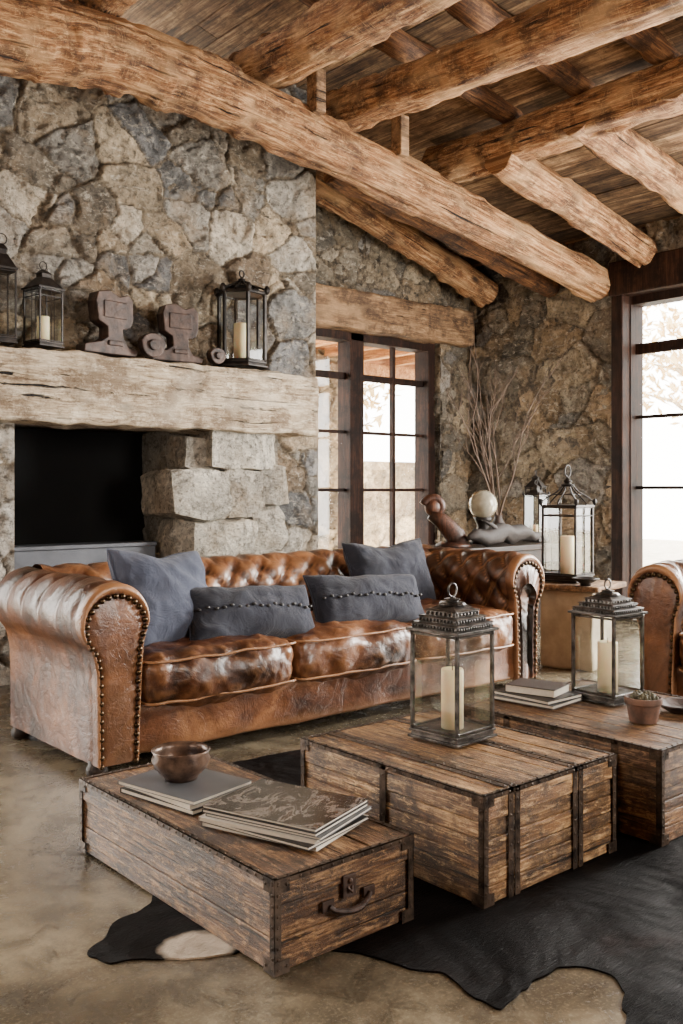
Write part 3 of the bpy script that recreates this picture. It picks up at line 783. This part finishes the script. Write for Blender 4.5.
# pillows -----------------------------------------------------------------
def pillow(name, c, w, h, t_, rot, mat, label, seed=0, trim=False, chop=0):
    b = MB(); n = 44
    def TH(x_, y_): return max(0, (1-abs(x_)**5)*(1-abs(y_)**5))**.5*(.66+.34*(1-x_*x_)*(1-y_*y_))
    for sg in (-1, 1):
        def fn(u, v):
            x_ = 2*u-1; y_ = 2*v-1
            x_ = math.copysign(abs(x_)**.8, x_); y_ = math.copysign(abs(y_)**.8, y_)
            th = TH(x_, y_)
            X = x_*w/2*(1-.06*(1-y_*y_)); Z = y_*h/2*(1-.08*(1-x_*x_))
            Z -= chop*h*math.exp(-(x_/.35)**2)*max(0, y_)**2
            nn = noise.fractal(Vector((X*6+seed, Z*6, sg*2)), .9, 2, 3)
            rg = 1-2*abs(noise.noise(Vector((X*5+seed, Z*9, sg+4))))
            return (X, sg*(t_/2*th+(.018*nn+.010*rg)*min(1, th*2)), Z+.006*nn)
        b.grid(n, n, fn, .5, flip=(sg < 0))
    pts = []
    for k in range(80):
        a = k/80*4; i = int(a); f = (a-i)*2-1
        x_, y_ = [(f, -1), (1, f), (-f, 1), (-1, -f)][i]
        pts.append((x_*w/2*(1-.06*(1-y_*y_)), 0, y_*h/2*(1-.08*(1-x_*x_))-chop*h*math.exp(-(x_/.35)**2)*max(0, y_)**2))
    b.tube(pts, .005, 6, closed=True)
    if trim:
        e = empty(name, c, 0, label, 'pillow'); e.rotation_euler = rot
        b.make('pillow_cover', mat, e, smooth=True)
        b = MB()
        for k in range(17):
            x_ = (k/16-.5)*w*.86
            b.ball((x_, -t_/2*TH(x_*2/w, 0)-.009, .006*math.sin(k*2)), .0095, 8, 5, (1.3, .9, .8))
        b.make('knotted_trim', M['cov_dark'], e, smooth=True, kind='stuff', label='row of dark knotted stitches')
        return e
    return b.make(name, mat, smooth=True, label=label, cat='pillow', loc=c, rot=rot)
pillow('throw_pillow', (2.08, 3.58, .625), .50, .46, .21, (rad(-24), rad(4), rad(10)), M['fabric'], 'square slate-blue linen pillow leaning against the sofa arm', 1, chop=.06)
pillow('throw_pillow', (3.60, 3.76, .635), .56, .38, .20, (rad(-20), rad(-1), rad(-4)), M['fabric2'], 'square charcoal-blue linen pillow leaning on the backrest', 4, chop=.08)
pillow('lumbar_pillow', (2.45, 3.46, .545), .68, .27, .17, (rad(-30), rad(3), rad(-3)), M['fabric2'], 'oblong charcoal pillow with a knotted stitched seam', 7, True)
pillow('lumbar_pillow', (3.17, 3.47, .545), .70, .28, .17, (rad(-28), rad(2.5), rad(-5)), M['fabric2'], 'oblong charcoal pillow with a knotted stitched seam', 9, True)

# ================================================================== TRUNKS
def trunk(name, loc, sx, sy, sz, label, mats, nb=4, ntop=6, straps_y=(), straps_x=(), handle=None, rz=0, lidh=None, tv=1.0):
    e = empty(name, loc, rz, label, 'trunk')
    th = .013; g = .0009
    R_ = lambda: .5+(random.random()-.5)*tv
    b = MB(); b.box(th, th, .0, sx-th, sy-th, sz-th, .1, 1)
    hs = [random.uniform(.8, 1.2) for _ in range(nb)]; tot = sum(hs)
    H = sz-(lidh or .0)-th
    z = .0
    for hi in hs:
        z1 = z+H*hi/tot
        j = lambda: random.uniform(0, .003)
        def split(lo, hi_, fn):
            c = random.uniform(.3, .7)*(hi_-lo)+lo if random.random() < .3 else None
            if c: fn(lo, c-g); fn(c+g, hi_)
            else: fn(lo, hi_)
        split(0, sx, lambda a, c: b.box(a, j(), z+g, c, th+.001, z1-g, R_(), 0)); b.box(0, sy-th, z+g, sx, sy-j(), z1-g, R_(), 0)
        split(th, sy-th, lambda a, c: b.box(j(), a, z+g, th+.001, c, z1-g, R_(), 1)); b.box(sx-th, th, z+g, sx-j(), sy-th, z1-g, R_(), 1)
        z = z1
    b.make('body', mats, e, bevel=.003)
    b = MB()
    x = -.004; ws = [random.uniform(.7, 1.3) for _ in range(ntop)]; T = sum(ws)
    for w in ws:
        x1 = x+(sx+.008)*w/T; b.box(x+g, -.004, sz-th, x1-g, sy+.004, sz-random.uniform(0, .003), R_(), 1); x = x1
    if lidh:
        z0 = sz-th-lidh
        b.box(-.003, -.003, z0+.002, sx+.003, th, sz-th, R_(), 0); b.box(-.003, sy-th, z0+.002, sx+.003, sy+.003, sz-th, R_(), 0)
        b.box(-.003, th, z0+.002, th, sy-th, sz-th, R_(), 1); b.box(sx-th, th, z0+.002, sx+.003, sy-th, sz-th, R_(), 1)
    b.make('lid', mats, e, bevel=.003)
    T = .0016; o_ = .0042
    def riv(b, p, ax, r=.0042):
        b.ball(p, r, 7, 4, tuple(.6 if i == ax else 1 for i in range(3)))
    for xs in straps_x:
        for xx in (xs-.014, xs+.014):
            b = MB(); w = .0105
            b.box(xx-w, -o_-T, 0, xx+w, -o_, sz+T); b.box(xx-w, sy+o_, 0, xx+w, sy+o_+T, sz+T); b.box(xx-w, -o_-T, sz, xx+w, sy+o_+T, sz+T)
            k = .02
            while k < sz: riv(b, (xx, -o_-T, k), 1); k += .04
            k = .02
            while k < sy: riv(b, (xx, k, sz+T), 2); k += .05
            b.make('strap', M['iron'], e)
    for ys in straps_y:
        b = MB(); w = .013
        b.box(-o_-T, ys-w, 0, -o_, ys+w, sz-.002); riv(b, (-o_-T, ys, .03), 0); riv(b, (-o_-T, ys, sz*.5), 0); riv(b, (-o_-T, ys, sz-.03), 0)
        b.make('strap', M['iron'], e)
    for cx in (0, 1):
        for cy in (0, 1):
            b = MB(); w = .019
            x0 = -o_-T if cx == 0 else sx+o_; x1 = x0+T
            ya = -o_-T if cy == 0 else sy+o_+T-w
            b.box(x0, ya, 0, x1, ya+w, sz+.0015)
            y0 = -o_-T if cy == 0 else sy+o_; xa = -o_-T if cx == 0 else sx+o_+T-w
            b.box(xa, y0, 0, xa+w, y0+T, sz+.0015)
            for zl, zh in ((0, .032), (sz-.032, sz+.001)):
                xe = x0-.0008 if cx == 0 else x1; yb = ya if cy == 0 else ya+w-.042
                b.box(xe, yb, zl, xe+.0008, yb+.042, zh)
                ye = y0-.0008 if cy == 0 else y0+T; xb = xa if cx == 0 else xa+w-.042
                b.box(xb, ye, zl, xb+.042, ye+.0008, zh)
                riv(b, (xe, yb+(.034 if cy == 0 else .008), (zl+zh)/2), 0); riv(b, (xb+(.034 if cx == 0 else .008), ye, (zl+zh)/2), 1)
            k = .012
            while k < sz:
                riv(b, (x0 if cx == 0 else x1, ya+w/2, k), 0); riv(b, (xa+w/2, y0 if cy == 0 else y0+T, k), 1); k += .024
            b.make('corner_bracket', M['iron'], e)
    w = .014
    for (x0, y0, x1, y1) in ((-o_-T, -o_-T, sx+o_+T, -o_-T+w), (-o_-T, sy+o_+T-w, sx+o_+T, sy+o_+T), (-o_-T, -o_-T, -o_-T+w, sy+o_+T), (sx+o_+T-w, -o_-T, sx+o_+T, sy+o_+T)):
        b = MB(); b.box(x0, y0, sz-.001, x1, y1, sz+.0016)
        Lx, Ly = x1-x0, y1-y0
        if Lx > Ly:
            yo = y0 if y0 < 0 else y1-T
            b.box(x0, yo, sz-.013, x1, yo+T, sz+.0016); k = .01
            while k < Lx: riv(b, (x0+k, (y0+y1)/2, sz+.002), 2); riv(b, (x0+k, yo if y0 < 0 else yo+T, sz-.007), 1); k += .032
        else:
            xo = x0 if x0 < 0 else x1-T
            b.box(xo, y0, sz-.013, xo+T, y1, sz+.0016); k = .01
            while k < Ly: riv(b, ((x0+x1)/2, y0+k, sz+.002), 2); riv(b, (xo if x0 < 0 else xo+T, y0+k, sz-.007), 0); k += .032
        b.make('edge_band', M['iron'], e)
    if handle:
        hx, hz, hw = handle
        b = MB(); b.box(hx-.02, -.010, hz+.005, hx+.02, -.003, hz+.058)
        b.box(hx-hw/2-.018, -.009, hz-.012, hx-hw/2+.018, -.003, hz+.014); b.box(hx+hw/2-.018, -.009, hz-.012, hx+hw/2+.018, -.003, hz+.014)
        pts = []
        for k in range(13):
            u = k/12; pts.append((hx-hw/2+hw*u, -.012-.018*math.sin(math.pi*u), hz-.018*math.sin(math.pi*u)**.5))
        b.tube(pts, [.006+.003*math.sin(math.pi*k/12) for k in range(13)], 8)
        b.tube([(hx-.008, -.01, hz+.03), (hx, -.018, hz+.020), (hx+.008, -.01, hz+.03)], .004, 6)
        b.ball((hx, -.012, hz+.045), .007, 8, 5)
        b.make('handle', M['rust'], e, bevel=.001, label='rusty iron drop handle with lock plate')
    return e
TX = [M['trunkx'], M['trunky']]; TD = [M['trunk2x'], M['trunk2y']]
trunk('storage_trunk', (1.27, 1.70, .006), .43, .98, .216, 'low aged wooden trunk with studded corners and iron handle', TD, nb=2, ntop=3, handle=(.215, .115, .13), lidh=.05, tv=.35)
trunk('storage_trunk', (1.89, 1.62, .006), .60, .76, .292, 'aged plank trunk bound with riveted iron straps', TX, nb=5, ntop=7, straps_x=(.12, .41), straps_y=(.38,), lidh=.06, tv=.8)
trunk('storage_trunk', (2.63, 1.545, .006), .74, .80, .294, 'dark aged wooden trunk with iron edging', TD, nb=5, ntop=7, straps_y=(.16, .6), lidh=.06, tv=.8)

# ================================================================== RUG
out = [(1.49, 1.64), (1.53, 1.52), (1.57, 1.45), (1.545, 1.36), (1.553, 1.285), (1.61, 1.29), (1.682, 1.307), (1.76, 1.31), (1.82, 1.286), (1.85, 1.21), (1.80, 1.14), (1.70, 1.08), (1.68, .98), (1.78, .85), (1.9, .7), (2.1, .62), (2.4, .55), (2.7, .7), (3.0, .75), (3.2, .95), (3.3, 1.3), (3.6, 1.6), (3.7, 2.1), (3.5, 2.5), (3.3, 2.8), (3.0, 3.0), (2.7, 3.1), (2.45, 3.12), (2.2, 3.14), (2.0, 3.14), (1.85, 3.02), (1.75, 2.85), (1.6, 2.72), (1.42, 2.62), (1.33, 2.45), (1.29, 2.28), (1.22, 2.20), (1.13, 2.18), (1.06, 2.13), (1.0, 2.08), (1.02, 2.01), (1.09, 1.96), (1.16, 1.90), (1.24, 1.86), (1.32, 1.84), (1.42, 1.74)]
P = [Vector((p[0], p[1], 0)) for p in out]; ring = []
for i in range(len(P)):
    p0, p1, p2, p3 = P[i-1], P[i], P[(i+1) % len(P)], P[(i+2) % len(P)]
    for k in range(6):
        f = k/6; q = .5*((2*p1)+(p2-p0)*f+(2*p0-5*p1+4*p2-p3)*f*f+(3*p1-p0-3*p2+p3)*f**3)
        q += Vector((noise.noise(q*20), noise.noise(q*20+Vector((9, 9, 9))), 0))*.016
        ring.append(q)
b = MB(); n = len(ring)
b.add([(p.x, p.y, .0005) for p in ring]+[(p.x, p.y, .005) for p in ring], [tuple(range(n, 2*n))]+[(i, (i+1) % n, n+(i+1) % n, n+i) for i in range(n)], .5)
b.make('cowhide_rug', M['hide'], label='dark brown-black cowhide rug with a white patch on concrete', cat='rug')

# ================================================================== LANTERNS & CANDLES
def candle(loc, r, h, label='ivory pillar candle inside a lantern'):
    e = empty('candle', loc, random.random(), label, 'candle')
    b = MB(); b.lathe([(0, 0), (r, 0), (r, h*.97), (r*.94, h), (r*.6, h-.006), (0, h-.008)], (0, 0, 0), 24); b.make('wax_body', M['candle'], e, smooth=True)
    b = MB(); b.tube([(0, 0, h-.01), (.001, 0, h+.006), (.003, 0, h+.014)], .0014, 6); b.make('wick', M['wick'], e)
def lantern(loc, w, h, rz=0, style=0, cand=(.035, .16), label='', group=None, sides=4, bars=0, mat='lantern', bodyf=.66):
    e = empty('lantern', loc, rz, label, 'lantern', group)
    m_ = M[mat]; hw = w/2
    rad_ = hw*math.sqrt(2) if sides == 4 else hw
    off = math.pi/4 if sides == 4 else 0
    ring = lambda r: [(r*math.cos(off+2*math.pi*k/sides), r*math.sin(off+2*math.pi*k/sides)) for k in range(sides)]
    zb = h*.06; zt = h*bodyf
    def tier(b, r0, z0, r1, z1):
        A = ring(r0); B = ring(r1); n = sides
        b.add([(p[0], p[1], z0) for p in A]+[(p[0], p[1], z1) for p in B], [tuple(range(n-1, -1, -1)), tuple(range(n, 2*n))]+[(i, (i+1) % n, n+(i+1) % n, n+i) for i in range(n)], .5)
    b = MB(); tier(b, rad_*1.08, 0.003, rad_*1.08, zb*.35); tier(b, rad_*1.0, zb*.35, rad_*.98, zb*.75); tier(b, rad_*1.05, zb*.75, rad_*1.05, zb)
    for p in ring(rad_*.98): b.ball((p[0], p[1], 0.006), .006, 8, 4)
    b.make('base', m_, e, bevel=.0015)
    pr_ = max(.004, w*.028)
    for p in ring(rad_*.955):
        b = MB(); b.box(p[0]-pr_, p[1]-pr_, zb, p[0]+pr_, p[1]+pr_, zt); b.ball((p[0], p[1], zb+.008), pr_*1.6, 8, 5); b.ball((p[0], p[1], zt-.008), pr_*1.6, 8, 5); b.make('post', m_, e)
    b = MB(); R_ = ring(rad_*.93)
    for i in range(sides):
        p, q = R_[i], R_[(i+1) % sides]; b.add([(p[0], p[1], zb), (q[0], q[1], zb), (q[0], q[1], zt), (p[0], p[1], zt)], [(0, 1, 2, 3)], .5)
    b.make('glass_pane', M['glass'], e)
    R_ = ring(rad_*.97)
    for zz in (zb+.006, zt-.008)+((zb+(zt-zb)*.86,) if bars else ()):
        b = MB(); b.tube([(p[0], p[1], zz) for p in R_], pr_*.8, 6, closed=True)
        b.make('frame_rail', m_, e)
    if bars:
        for i in range(sides):
            p, q = R_[i], R_[(i+1) % sides]; b = MB(); b.tube([((p[0]+q[0])/2, (p[1]+q[1])/2, zb), ((p[0]+q[0])/2, (p[1]+q[1])/2, zt)], pr_*.6, 4); b.make('glazing_bar', m_, e)
    b = MB()
    H = h-zt
    if style == 3:
        for i in range(sides):
            p, q = R_[i], R_[(i+1) % sides]
            for (ux, uy) in (p, ((p[0]+q[0])/2, (p[1]+q[1])/2)):
                b.tube([(ux, uy, zt-.004), (ux*1.12, uy*1.12, zt+H*.06), (ux*.82, uy*.82, zt+H*.20), (ux*.42, uy*.42, zt+H*.34), (ux*.18, uy*.18, zt+H*.50)], pr_*.75, 6)
            b.ball((p[0]*1.08, p[1]*1.08, zt+H*.10), pr_*2.2, 8, 6, (1, 1, 1.5))
        tier(b, rad_*1.06, zt-.004, rad_*1.04, zt+H*.03); tier(b, rad_*.60, zt+H*.26, rad_*.52, zt+H*.29)
        b.lathe([(0, H*.46), (rad_*.22, H*.46), (rad_*.26, H*.50), (rad_*.12, H*.54), (rad_*.16, H*.60), (rad_*.05, H*.66), (0, H*.68)], (0, 0, zt), 12)
    else:
        tier(b, rad_*1.12, zt, rad_*1.12, zt+H*.06)
    if style == 0:
        zz = zt+H*.06; rr_ = 1.0
        for k in range(3):
            hh = H*.10; r1 = rr_
            tier(b, rad_*r1*.97, zz, rad_*r1*.92, zz+hh)
            A = ring(rad_*r1)
            for i in range(4):
                p, q = Vector((*A[i], 0)), Vector((*A[(i+1) % 4], 0)); m2 = int(15-k*4)
                for j in range(m2):
                    c_ = p.lerp(q, (j+.5)/m2); b.ball((c_.x*.985, c_.y*.985, zz+hh*.5), hh*.26, 6, 4, (1, 1, 1.5))
            tier(b, rad_*(r1+.03), zz+hh, rad_*(r1-.04), zz+hh*1.3)
            zz += hh*1.3; rr_ -= .17
        tier(b, rad_*.55, zz, rad_*.28, zz+H*.10)
        b.lathe([(0, 0), (rad_*.34, 0), (rad_*.30, H*.04), (rad_*.14, H*.07), (rad_*.20, H*.11), (0, H*.15)], (0, 0, zz+H*.09), 12)
    elif style == 1:
        tier(b, rad_*1.04, zt+H*.06, rad_*.42, zt+H*.42); tier(b, rad_*.36, zt+H*.42, rad_*.36, zt+H*.55); tier(b, rad_*.46, zt+H*.55, rad_*.12, zt+H*.70)
    elif style == 2:
        tier(b, rad_*1.0, zt+H*.06, rad_*.74, zt+H*.16); tier(b, rad_*.6, zt+H*.16, rad_*.40, zt+H*.34)
        tier(b, rad_*.30, zt+H*.34, rad_*.26, zt+H*.5); tier(b, rad_*.36, zt+H*.5, rad_*.08, zt+H*.66)
        for p in ring(rad_*1.02): b.ball((p[0], p[1], zt+H*.12), rad_*.09, 8, 6, (1, 1, 1.6))
    b.make('roof', m_, e, bevel=.0012)
    zc_ = zt+H*.83; rr = H*.14
    b = MB(); b.tube([(rr*math.cos(a*math.pi/8), 0, zc_+rr*math.sin(a*math.pi/8)) for a in range(16)], max(.003, w*.018), 6, closed=True)
    b.tube([(0, 0, zt+H*.58), (0, 0, zc_-rr*.9)], w*.03, 8)
    b.make('ring_handle', m_, e, smooth=True)
    if cand: candle((loc[0], loc[1], loc[2]+zb+.001), cand[0], cand[1])
    return e
TZ = .304
lantern((2.25, 2.06, TZ), .19, .50, rad(4), 0, (.036, .19), 'pewter square glass lantern on the strapped trunk', bodyf=.69)
lantern((3.11, 2.05, TZ), .19, .46, rad(-2), 0, (.038, .19), 'pewter square glass lantern on the dark trunk', bodyf=.71)
lantern((4.96, 3.56, .525), .235, .74, rad(8), 3, (.045, .24), 'tall dark iron cage lantern on the stone side table', bars=1, mat='blackiron', bodyf=.64)
lantern((5.93, 4.55, .70), .14, .48, rad(5), 2, (.03, .1), 'small dark iron lantern on the console table', mat='blackiron', bodyf=.75)
lantern((6.12, 4.70, .70), .13, .56, rad(20), 1, None, 'slim dark glass lantern at the console table end', mat='blackiron', bodyf=.75)
lantern((2.22, 5.18, 1.91), .155, .50, rad(12), 1, (.035, .15), 'black iron lantern with candle on the mantel', bars=1, mat='blackiron')
lantern((3.60, 5.19, 1.91), .33, .66, rad(10), 3, (.055, .26), 'large black iron hexagonal cage lantern on the mantel', sides=6, mat='blackiron', bodyf=.76)
lantern((1.98, 5.18, 1.91), .12, .62, rad(0), 1, None, 'narrow black iron lantern on the mantel', mat='blackiron')

bp = [(-.20, 0), (.15, 0), (.16, .035), (.09, .05), (.06, .10), (.055, .15), (.11, .165), (.13, .21), (.125, .33), (.09, .36), (.03, .34), (-.04, .37), (-.11, .355), (-.13, .30), (-.11, .19), (-.055, .16), (-.05, .10), (-.10, .07), (-.21, .045)]
fy = lambda a, c, d: (a, d, c)
for (x_, y_, s_, rz) in ((2.63, 5.16, 1.02, .12), (3.10, 5.18, .98, -.1)):
    b = MB(); b.prism([(p[0]*s_*random.uniform(.95, 1.05), p[1]*s_) for p in bp], fy, -.05, .05, .5); b.box(-.08*s_, -.056, .21*s_, .08*s_, .056, .31*s_)
    b.box(-.05*s_, -.062, .05*s_, .05*s_, .062, .08*s_)
    b.make('iron_ornament', M['rust'], bevel=.006, loc=(x_, y_, 1.906), rot=(0, 0, rz), label='rusty cast-iron boot-shaped ornament on the mantel', cat='ornament', group='cast-iron ornaments on the mantel')
for (x_, s_) in ((2.865, .078), (3.33, .055)):
    b = MB()
    poly = [(s_*math.cos(k*math.pi/10)*(1.1 if k < 10 else 1), s_*.95+s_*.95*math.sin(k*math.pi/10)) for k in range(20)]
    b.prism(poly, fy, -.03, .03, .5); b.prism([(p[0]*.45, s_*.95+(p[1]-s_*.95)*.45) for p in poly], fy, -.045, .045, .5)
    b.make('iron_weight', M['rust'], bevel=.006, loc=(x_, 5.09, 1.906), label='rusty round iron weight standing on the mantel', cat='ornament', group='round iron weights on the mantel')

# ================================================================== BOOKS
def book(name, loc, rz, sx, sy, th, mat, label, group, cat='book'):
    e = empty(name, loc, rz, label, cat, group)
    b = MB(); c = .0025 if th > .012 else .001
    b.box(-sx/2, -sy/2, 0, sx/2, sy/2, c); b.box(-sx/2, -sy/2, th-c, sx/2, sy/2, th); b.box(-sx/2, sy/2-c, 0, sx/2, sy/2, th)
    b.make('cover', mat, e, bevel=.0006)
    b = MB(); b.box(-sx/2+.003, -sy/2+.003, c, sx/2-.003, sy/2-c, th-c); b.make('pages', M['paper'], e)
z = .2245
g = 'books under the bowl'
for i, (th, mt, dx, rz) in enumerate([(.015, 'cov_dark', 0, .18), (.012, 'cov_white', .004, .12), (.010, 'cov_grey', -.006, .22)]):
    book('book', (1.435+dx, 2.345, z), rz, .235, .31, th, M[mt], ['slim dark hardcover book at the bottom of the stack', 'slim white hardcover book in the middle of the stack', 'slim grey hardcover book lying under the bowl'][i], g); z += th+.0006
zbowl = z
z = .2245; g = 'magazines on the low trunk'
for i in range(6):
    th = [.009, .008, .010, .007, .008, .007][i]
    mt = ['cov_white', 'cov_dark', 'cov_white', 'cov_grey', 'cov_dark', 'cov_photo'][i]
    book('magazine', (1.505+random.uniform(-.008, .008), 1.965+random.uniform(-.008, .008), z), .30+random.uniform(-.07, .07), .265, .35, th, M[mt], 'glossy magazine stacked on the low trunk' if i < 5 else 'glossy magazine with dark photographic cover on top', g, 'magazine'); z += th+.0006
g = 'dark books on the dark trunk'; z = TZ
for i, (th, mt, sx_, sy_, rz) in enumerate([(.014, 'cov_grey', .22, .27, .1), (.014, 'cov_dark', .21, .26, .0), (.030, 'cov_brown', .15, .20, .25)]):
    book('book', (2.90, 2.22, z), rz, sx_, sy_, th, M[mt], 'dark hardcover book stacked on the dark trunk', g); z += th+.0006
b = MB(); s_ = .085
b.lathe([(0, 0), (s_*.55, 0), (s_*.62, .012), (s_*.9, .035), (s_*1.0, .058), (s_*.92, .072), (s_*1.0, .084), (s_*.96, .087), (s_*.86, .072), (s_*.9, .058), (s_*.8, .036), (s_*.5, .014), (0, .012)], (0, 0, 0), 36)
b.make('bowl', simple('worn_bronze_glaze', C(120, 96, 80), .35, .4, .5, 40, .5, 16, col2=C(54, 40, 35)), smooth=True, loc=(1.43, 2.37, zbowl), label='worn brown metal bowl on a stack of books', cat='bowl')
e = empty('potted_plant', (2.90, 1.77, TZ), 0, 'small weathered terracotta pot with dried succulents', 'plant')
b = MB(); b.lathe([(0, 0), (.046, 0), (.058, .062), (.064, .064), (.064, .085), (.056, .085), (.052, .068), (0, .066)], (0, 0, 0), 24); b.make('pot', M['terra'], e, smooth=True, bevel=.002)
b = MB()
for c_ in range(5):
    cx, cy = .026*math.cos(c_*1.257), .026*math.sin(c_*1.257)
    for k in range(12):
        a = k*2.4; r_ = .004+.0014*k; b.ball((cx+r_*math.cos(a), cy+r_*math.sin(a), .090-.001*k), .008, 6, 4, (1, 1, 1.6))
b.make('succulent', M['leafg'], e, smooth=True)
b = MB(); b.lathe([(0, 0), (.05, 0), (.085, .02), (.09, .03), (.082, .028), (.05, .01), (0, .008)], (0, 0, 0), 28)
b.make('dish', M['rust'], smooth=True, loc=(3.14, 1.76, TZ), label='shallow rusty metal dish on the dark trunk', cat='dish')

# ================================================================== SIDE TABLE + CONSOLE
e = empty('side_table', (4.97, 3.50, 0), rad(12), 'pale stone block side table beside the sofa', 'table')
b = MB(); b.rbox(-.17, -.17, 0, .17, .17, .485, .015, 20, nz=.008, nsc=7); b.make('pedestal', M['stonet'], e, smooth=True, merge=True)
b = MB(); b.rbox(-.235, -.235, .487, .235, .235, .522, .01, 20, nz=.003, nsc=7); b.make('table_top', M['lintel'], e, smooth=True, merge=True)
b = MB(); b.lathe([(0, 0), (.035, 0), (.03, .01), (.078, .038), (.082, .046), (.074, .038), (0, .016)], (0, 0, 0), 26)
b.make('bowl', M['blackiron'], smooth=True, loc=(4.82, 3.33, .525), label='small dark metal bowl in front of the tall lantern', cat='bowl')
e = empty('console_table', (5.5, 4.58, 0), 0, 'dark wooden console table behind the sofa', 'table')
b = MB(); b.box(-.80, -.25, .655, .78, .25, .695); b.make('table_top', M['darkwood'], e, bevel=.006)
b = MB(); b.box(-.76, -.22, .56, .74, -.20, .655); b.box(-.76, .20, .56, .74, .22, .655); b.box(-.76, -.2, .56, -.74, .2, .655); b.box(.72, -.2, .56, .74, .2, .655); b.make('apron', M['darkwood'], e, bevel=.003)
for x_ in (-.74, .70):
    for y_ in (-.2, .16):
        b = MB(); b.box(x_, y_, 0, x_+.05, y_+.05, .56); b.make('leg', M['darkwood'], e, bevel=.004)
pts = []; rr = []
for k in range(26):
    u = k/25; a = u*4.6
    r_ = .085*(1-u*.72)
    pts.append((-.02-(.04+r_*math.cos(a+.3)), 0, .27+r_*math.sin(a+.3)*1.1)); rr.append(.034*(1-.3*u))
body = [(.10, 0, .02), (.085, 0, .08), (.03, 0, .14), (-.02, 0, .19)]
b = MB(); b.tube(body+[(-.09, 0, .235)], [.085, .075, .065, .056, .046], 12); b.tube(pts, rr, 10); b.lathe([(0, 0), (.13, 0), (.12, .02), (.09, .035), (0, .04)], (.07, 0, 0), 20)
b.ball((-.075, 0, .28), .06, 12, 8, (1, .8, 1.1))
b.make('carved_sculpture', M['carved'], smooth=True, loc=(4.93, 4.60, .696), rot=(0, 0, rad(-38)), label='carved dark wooden scroll sculpture on the console table', cat='sculpture')
e = empty('globe_lamp', (5.43, 4.66, .696), 0, 'pale glass globe on a dark metal stand', 'lamp')
b = MB(); b.lathe([(0, 0), (.10, 0), (.10, .03), (.07, .05), (.05, .07), (.045, .14), (.06, .17), (.075, .2), (0, .2)], (0, 0, 0), 24); b.make('stand', M['blackiron'], e, smooth=True)
b = MB(); b.ball((0, 0, .295), .108, 32, 20); b.make('globe', M['globe'], e, smooth=True)
b = MB()
pts = [(5.0+.092*k, 4.42+.012*math.sin(k*1.7), .765+.018*math.sin(k*2.1)+(.02 if 2 < k < 7 else 0)) for k in range(10)]
def jt(i, th): return 1+.45*noise.noise(Vector((i*.8, math.cos(th)*1.6, math.sin(th)*1.6)))
b.tube(pts, [.018, .045, .058, .066, .062, .068, .060, .048, .036, .014], 16, jit=jt)
b.tube([(5.3, 4.40, .80), (5.2, 4.38, .85), (5.12, 4.4, .885)], [.024, .016, .006], 8)
b.make('driftwood', M['drift'], smooth=True, label='gnarled dark driftwood lying on the console table', cat='driftwood')
b = MB(); b.lathe([(0, 0), (.05, 0), (.065, .05), (.06, .13), (.03, .19), (.035, .21), (.028, .21), (.024, .19), (0, .18)], (0, 0, 0), 24)
b.make('vase', M['rust'], smooth=True, loc=(5.68, 4.72, .696), label='small dark vase holding dried branches', cat='vase')
b = MB()
def twig(p, d, L, r, dep):
    pts = [p]; q = p.copy(); dd = d.copy()
    for k in range(5):
        dd = (dd+Vector((random.uniform(-.22, .22), random.uniform(-.15, .15), random.uniform(-.05, .15)))).normalized(); q = q+dd*L/5; pts.append(q.copy())
        if dep > 0 and k > 0 and random.random() < .85:
            s_ = Vector((random.uniform(-1, 1), random.uniform(-.6, .6), random.uniform(.1, .9))).normalized()
            twig(q.copy(), (dd+s_*.9).normalized(), L*.5, r*.55, dep-1)
    b.tube(pts, [r*(1-.14*k) for k in range(6)], 5)
st = Vector((5.68, 4.72, .86))
for d in ((-.45, 0, 1), (-.15, .02, 1), (.2, 0, 1), (-.75, 0, .9), (.45, .05, 1), (-.3, -.1, 1)): twig(st.copy(), Vector(d).normalized(), .88, .009, 2)
b.make('dried_branches', M['twig'], label='bare dried branches standing in a vase', cat='branches')

# ================================================================== LIGHT
w = bpy.data.worlds.new('World'); S.world = w; w.use_nodes = True; nt = w.node_tree; nt.nodes.clear()
wo = nt.nodes.new('ShaderNodeOutputWorld'); bg = nt.nodes.new('ShaderNodeBackground')
bg.inputs[0].default_value = (1, .95, .87, 1)
nt.links.new(bg.outputs[0], wo.inputs[0])
bg.inputs[1].default_value = 19.0

def area(name, loc, target, sx, sy, power, col=(1, 1, 1)):
    l = bpy.data.lights.new(name, 'AREA'); l.shape = 'RECTANGLE'; l.size = sx; l.size_y = sy; l.energy = power; l.color = col
    o = bpy.data.objects.new(name, l); o.location = loc
    o.rotation_euler = (Vector(target)-Vector(loc)).to_track_quat('-Z', 'Y').to_euler(); COL.objects.link(o); return o
area('daylight_right_window', (6.85, 1.7, 1.7), (2.2, 3.4, 1.1), 1.3, 1.8, 620, (1, .96, .90))
area('fill_lamp_front', (3.2, -1.45, 1.8), (2.9, 4.5, 1.9), 1.2, 1.5, 175, (1, .94, .87))  # added fill lamp behind the camera; the front wall has no window
area('fill_lamp_left', (-1.45, 2.2, 1.4), (3.8, 4.6, 2.9), 1.0, 1.2, 60, (1, .93, .84))  # added weak fill lamp from the left, in front of a solid wall

cam = bpy.data.cameras.new('Camera'); co = bpy.data.objects.new('Camera', cam); COL.objects.link(co)
co.location = (0, 0, 1.1); co.rotation_euler = (rad(90), 0, rad(-40.8))
cam.sensor_width = 36; cam.lens = 940/1024*36; cam.shift_y = -22/1024
cam.clip_start = .05
S.camera = co
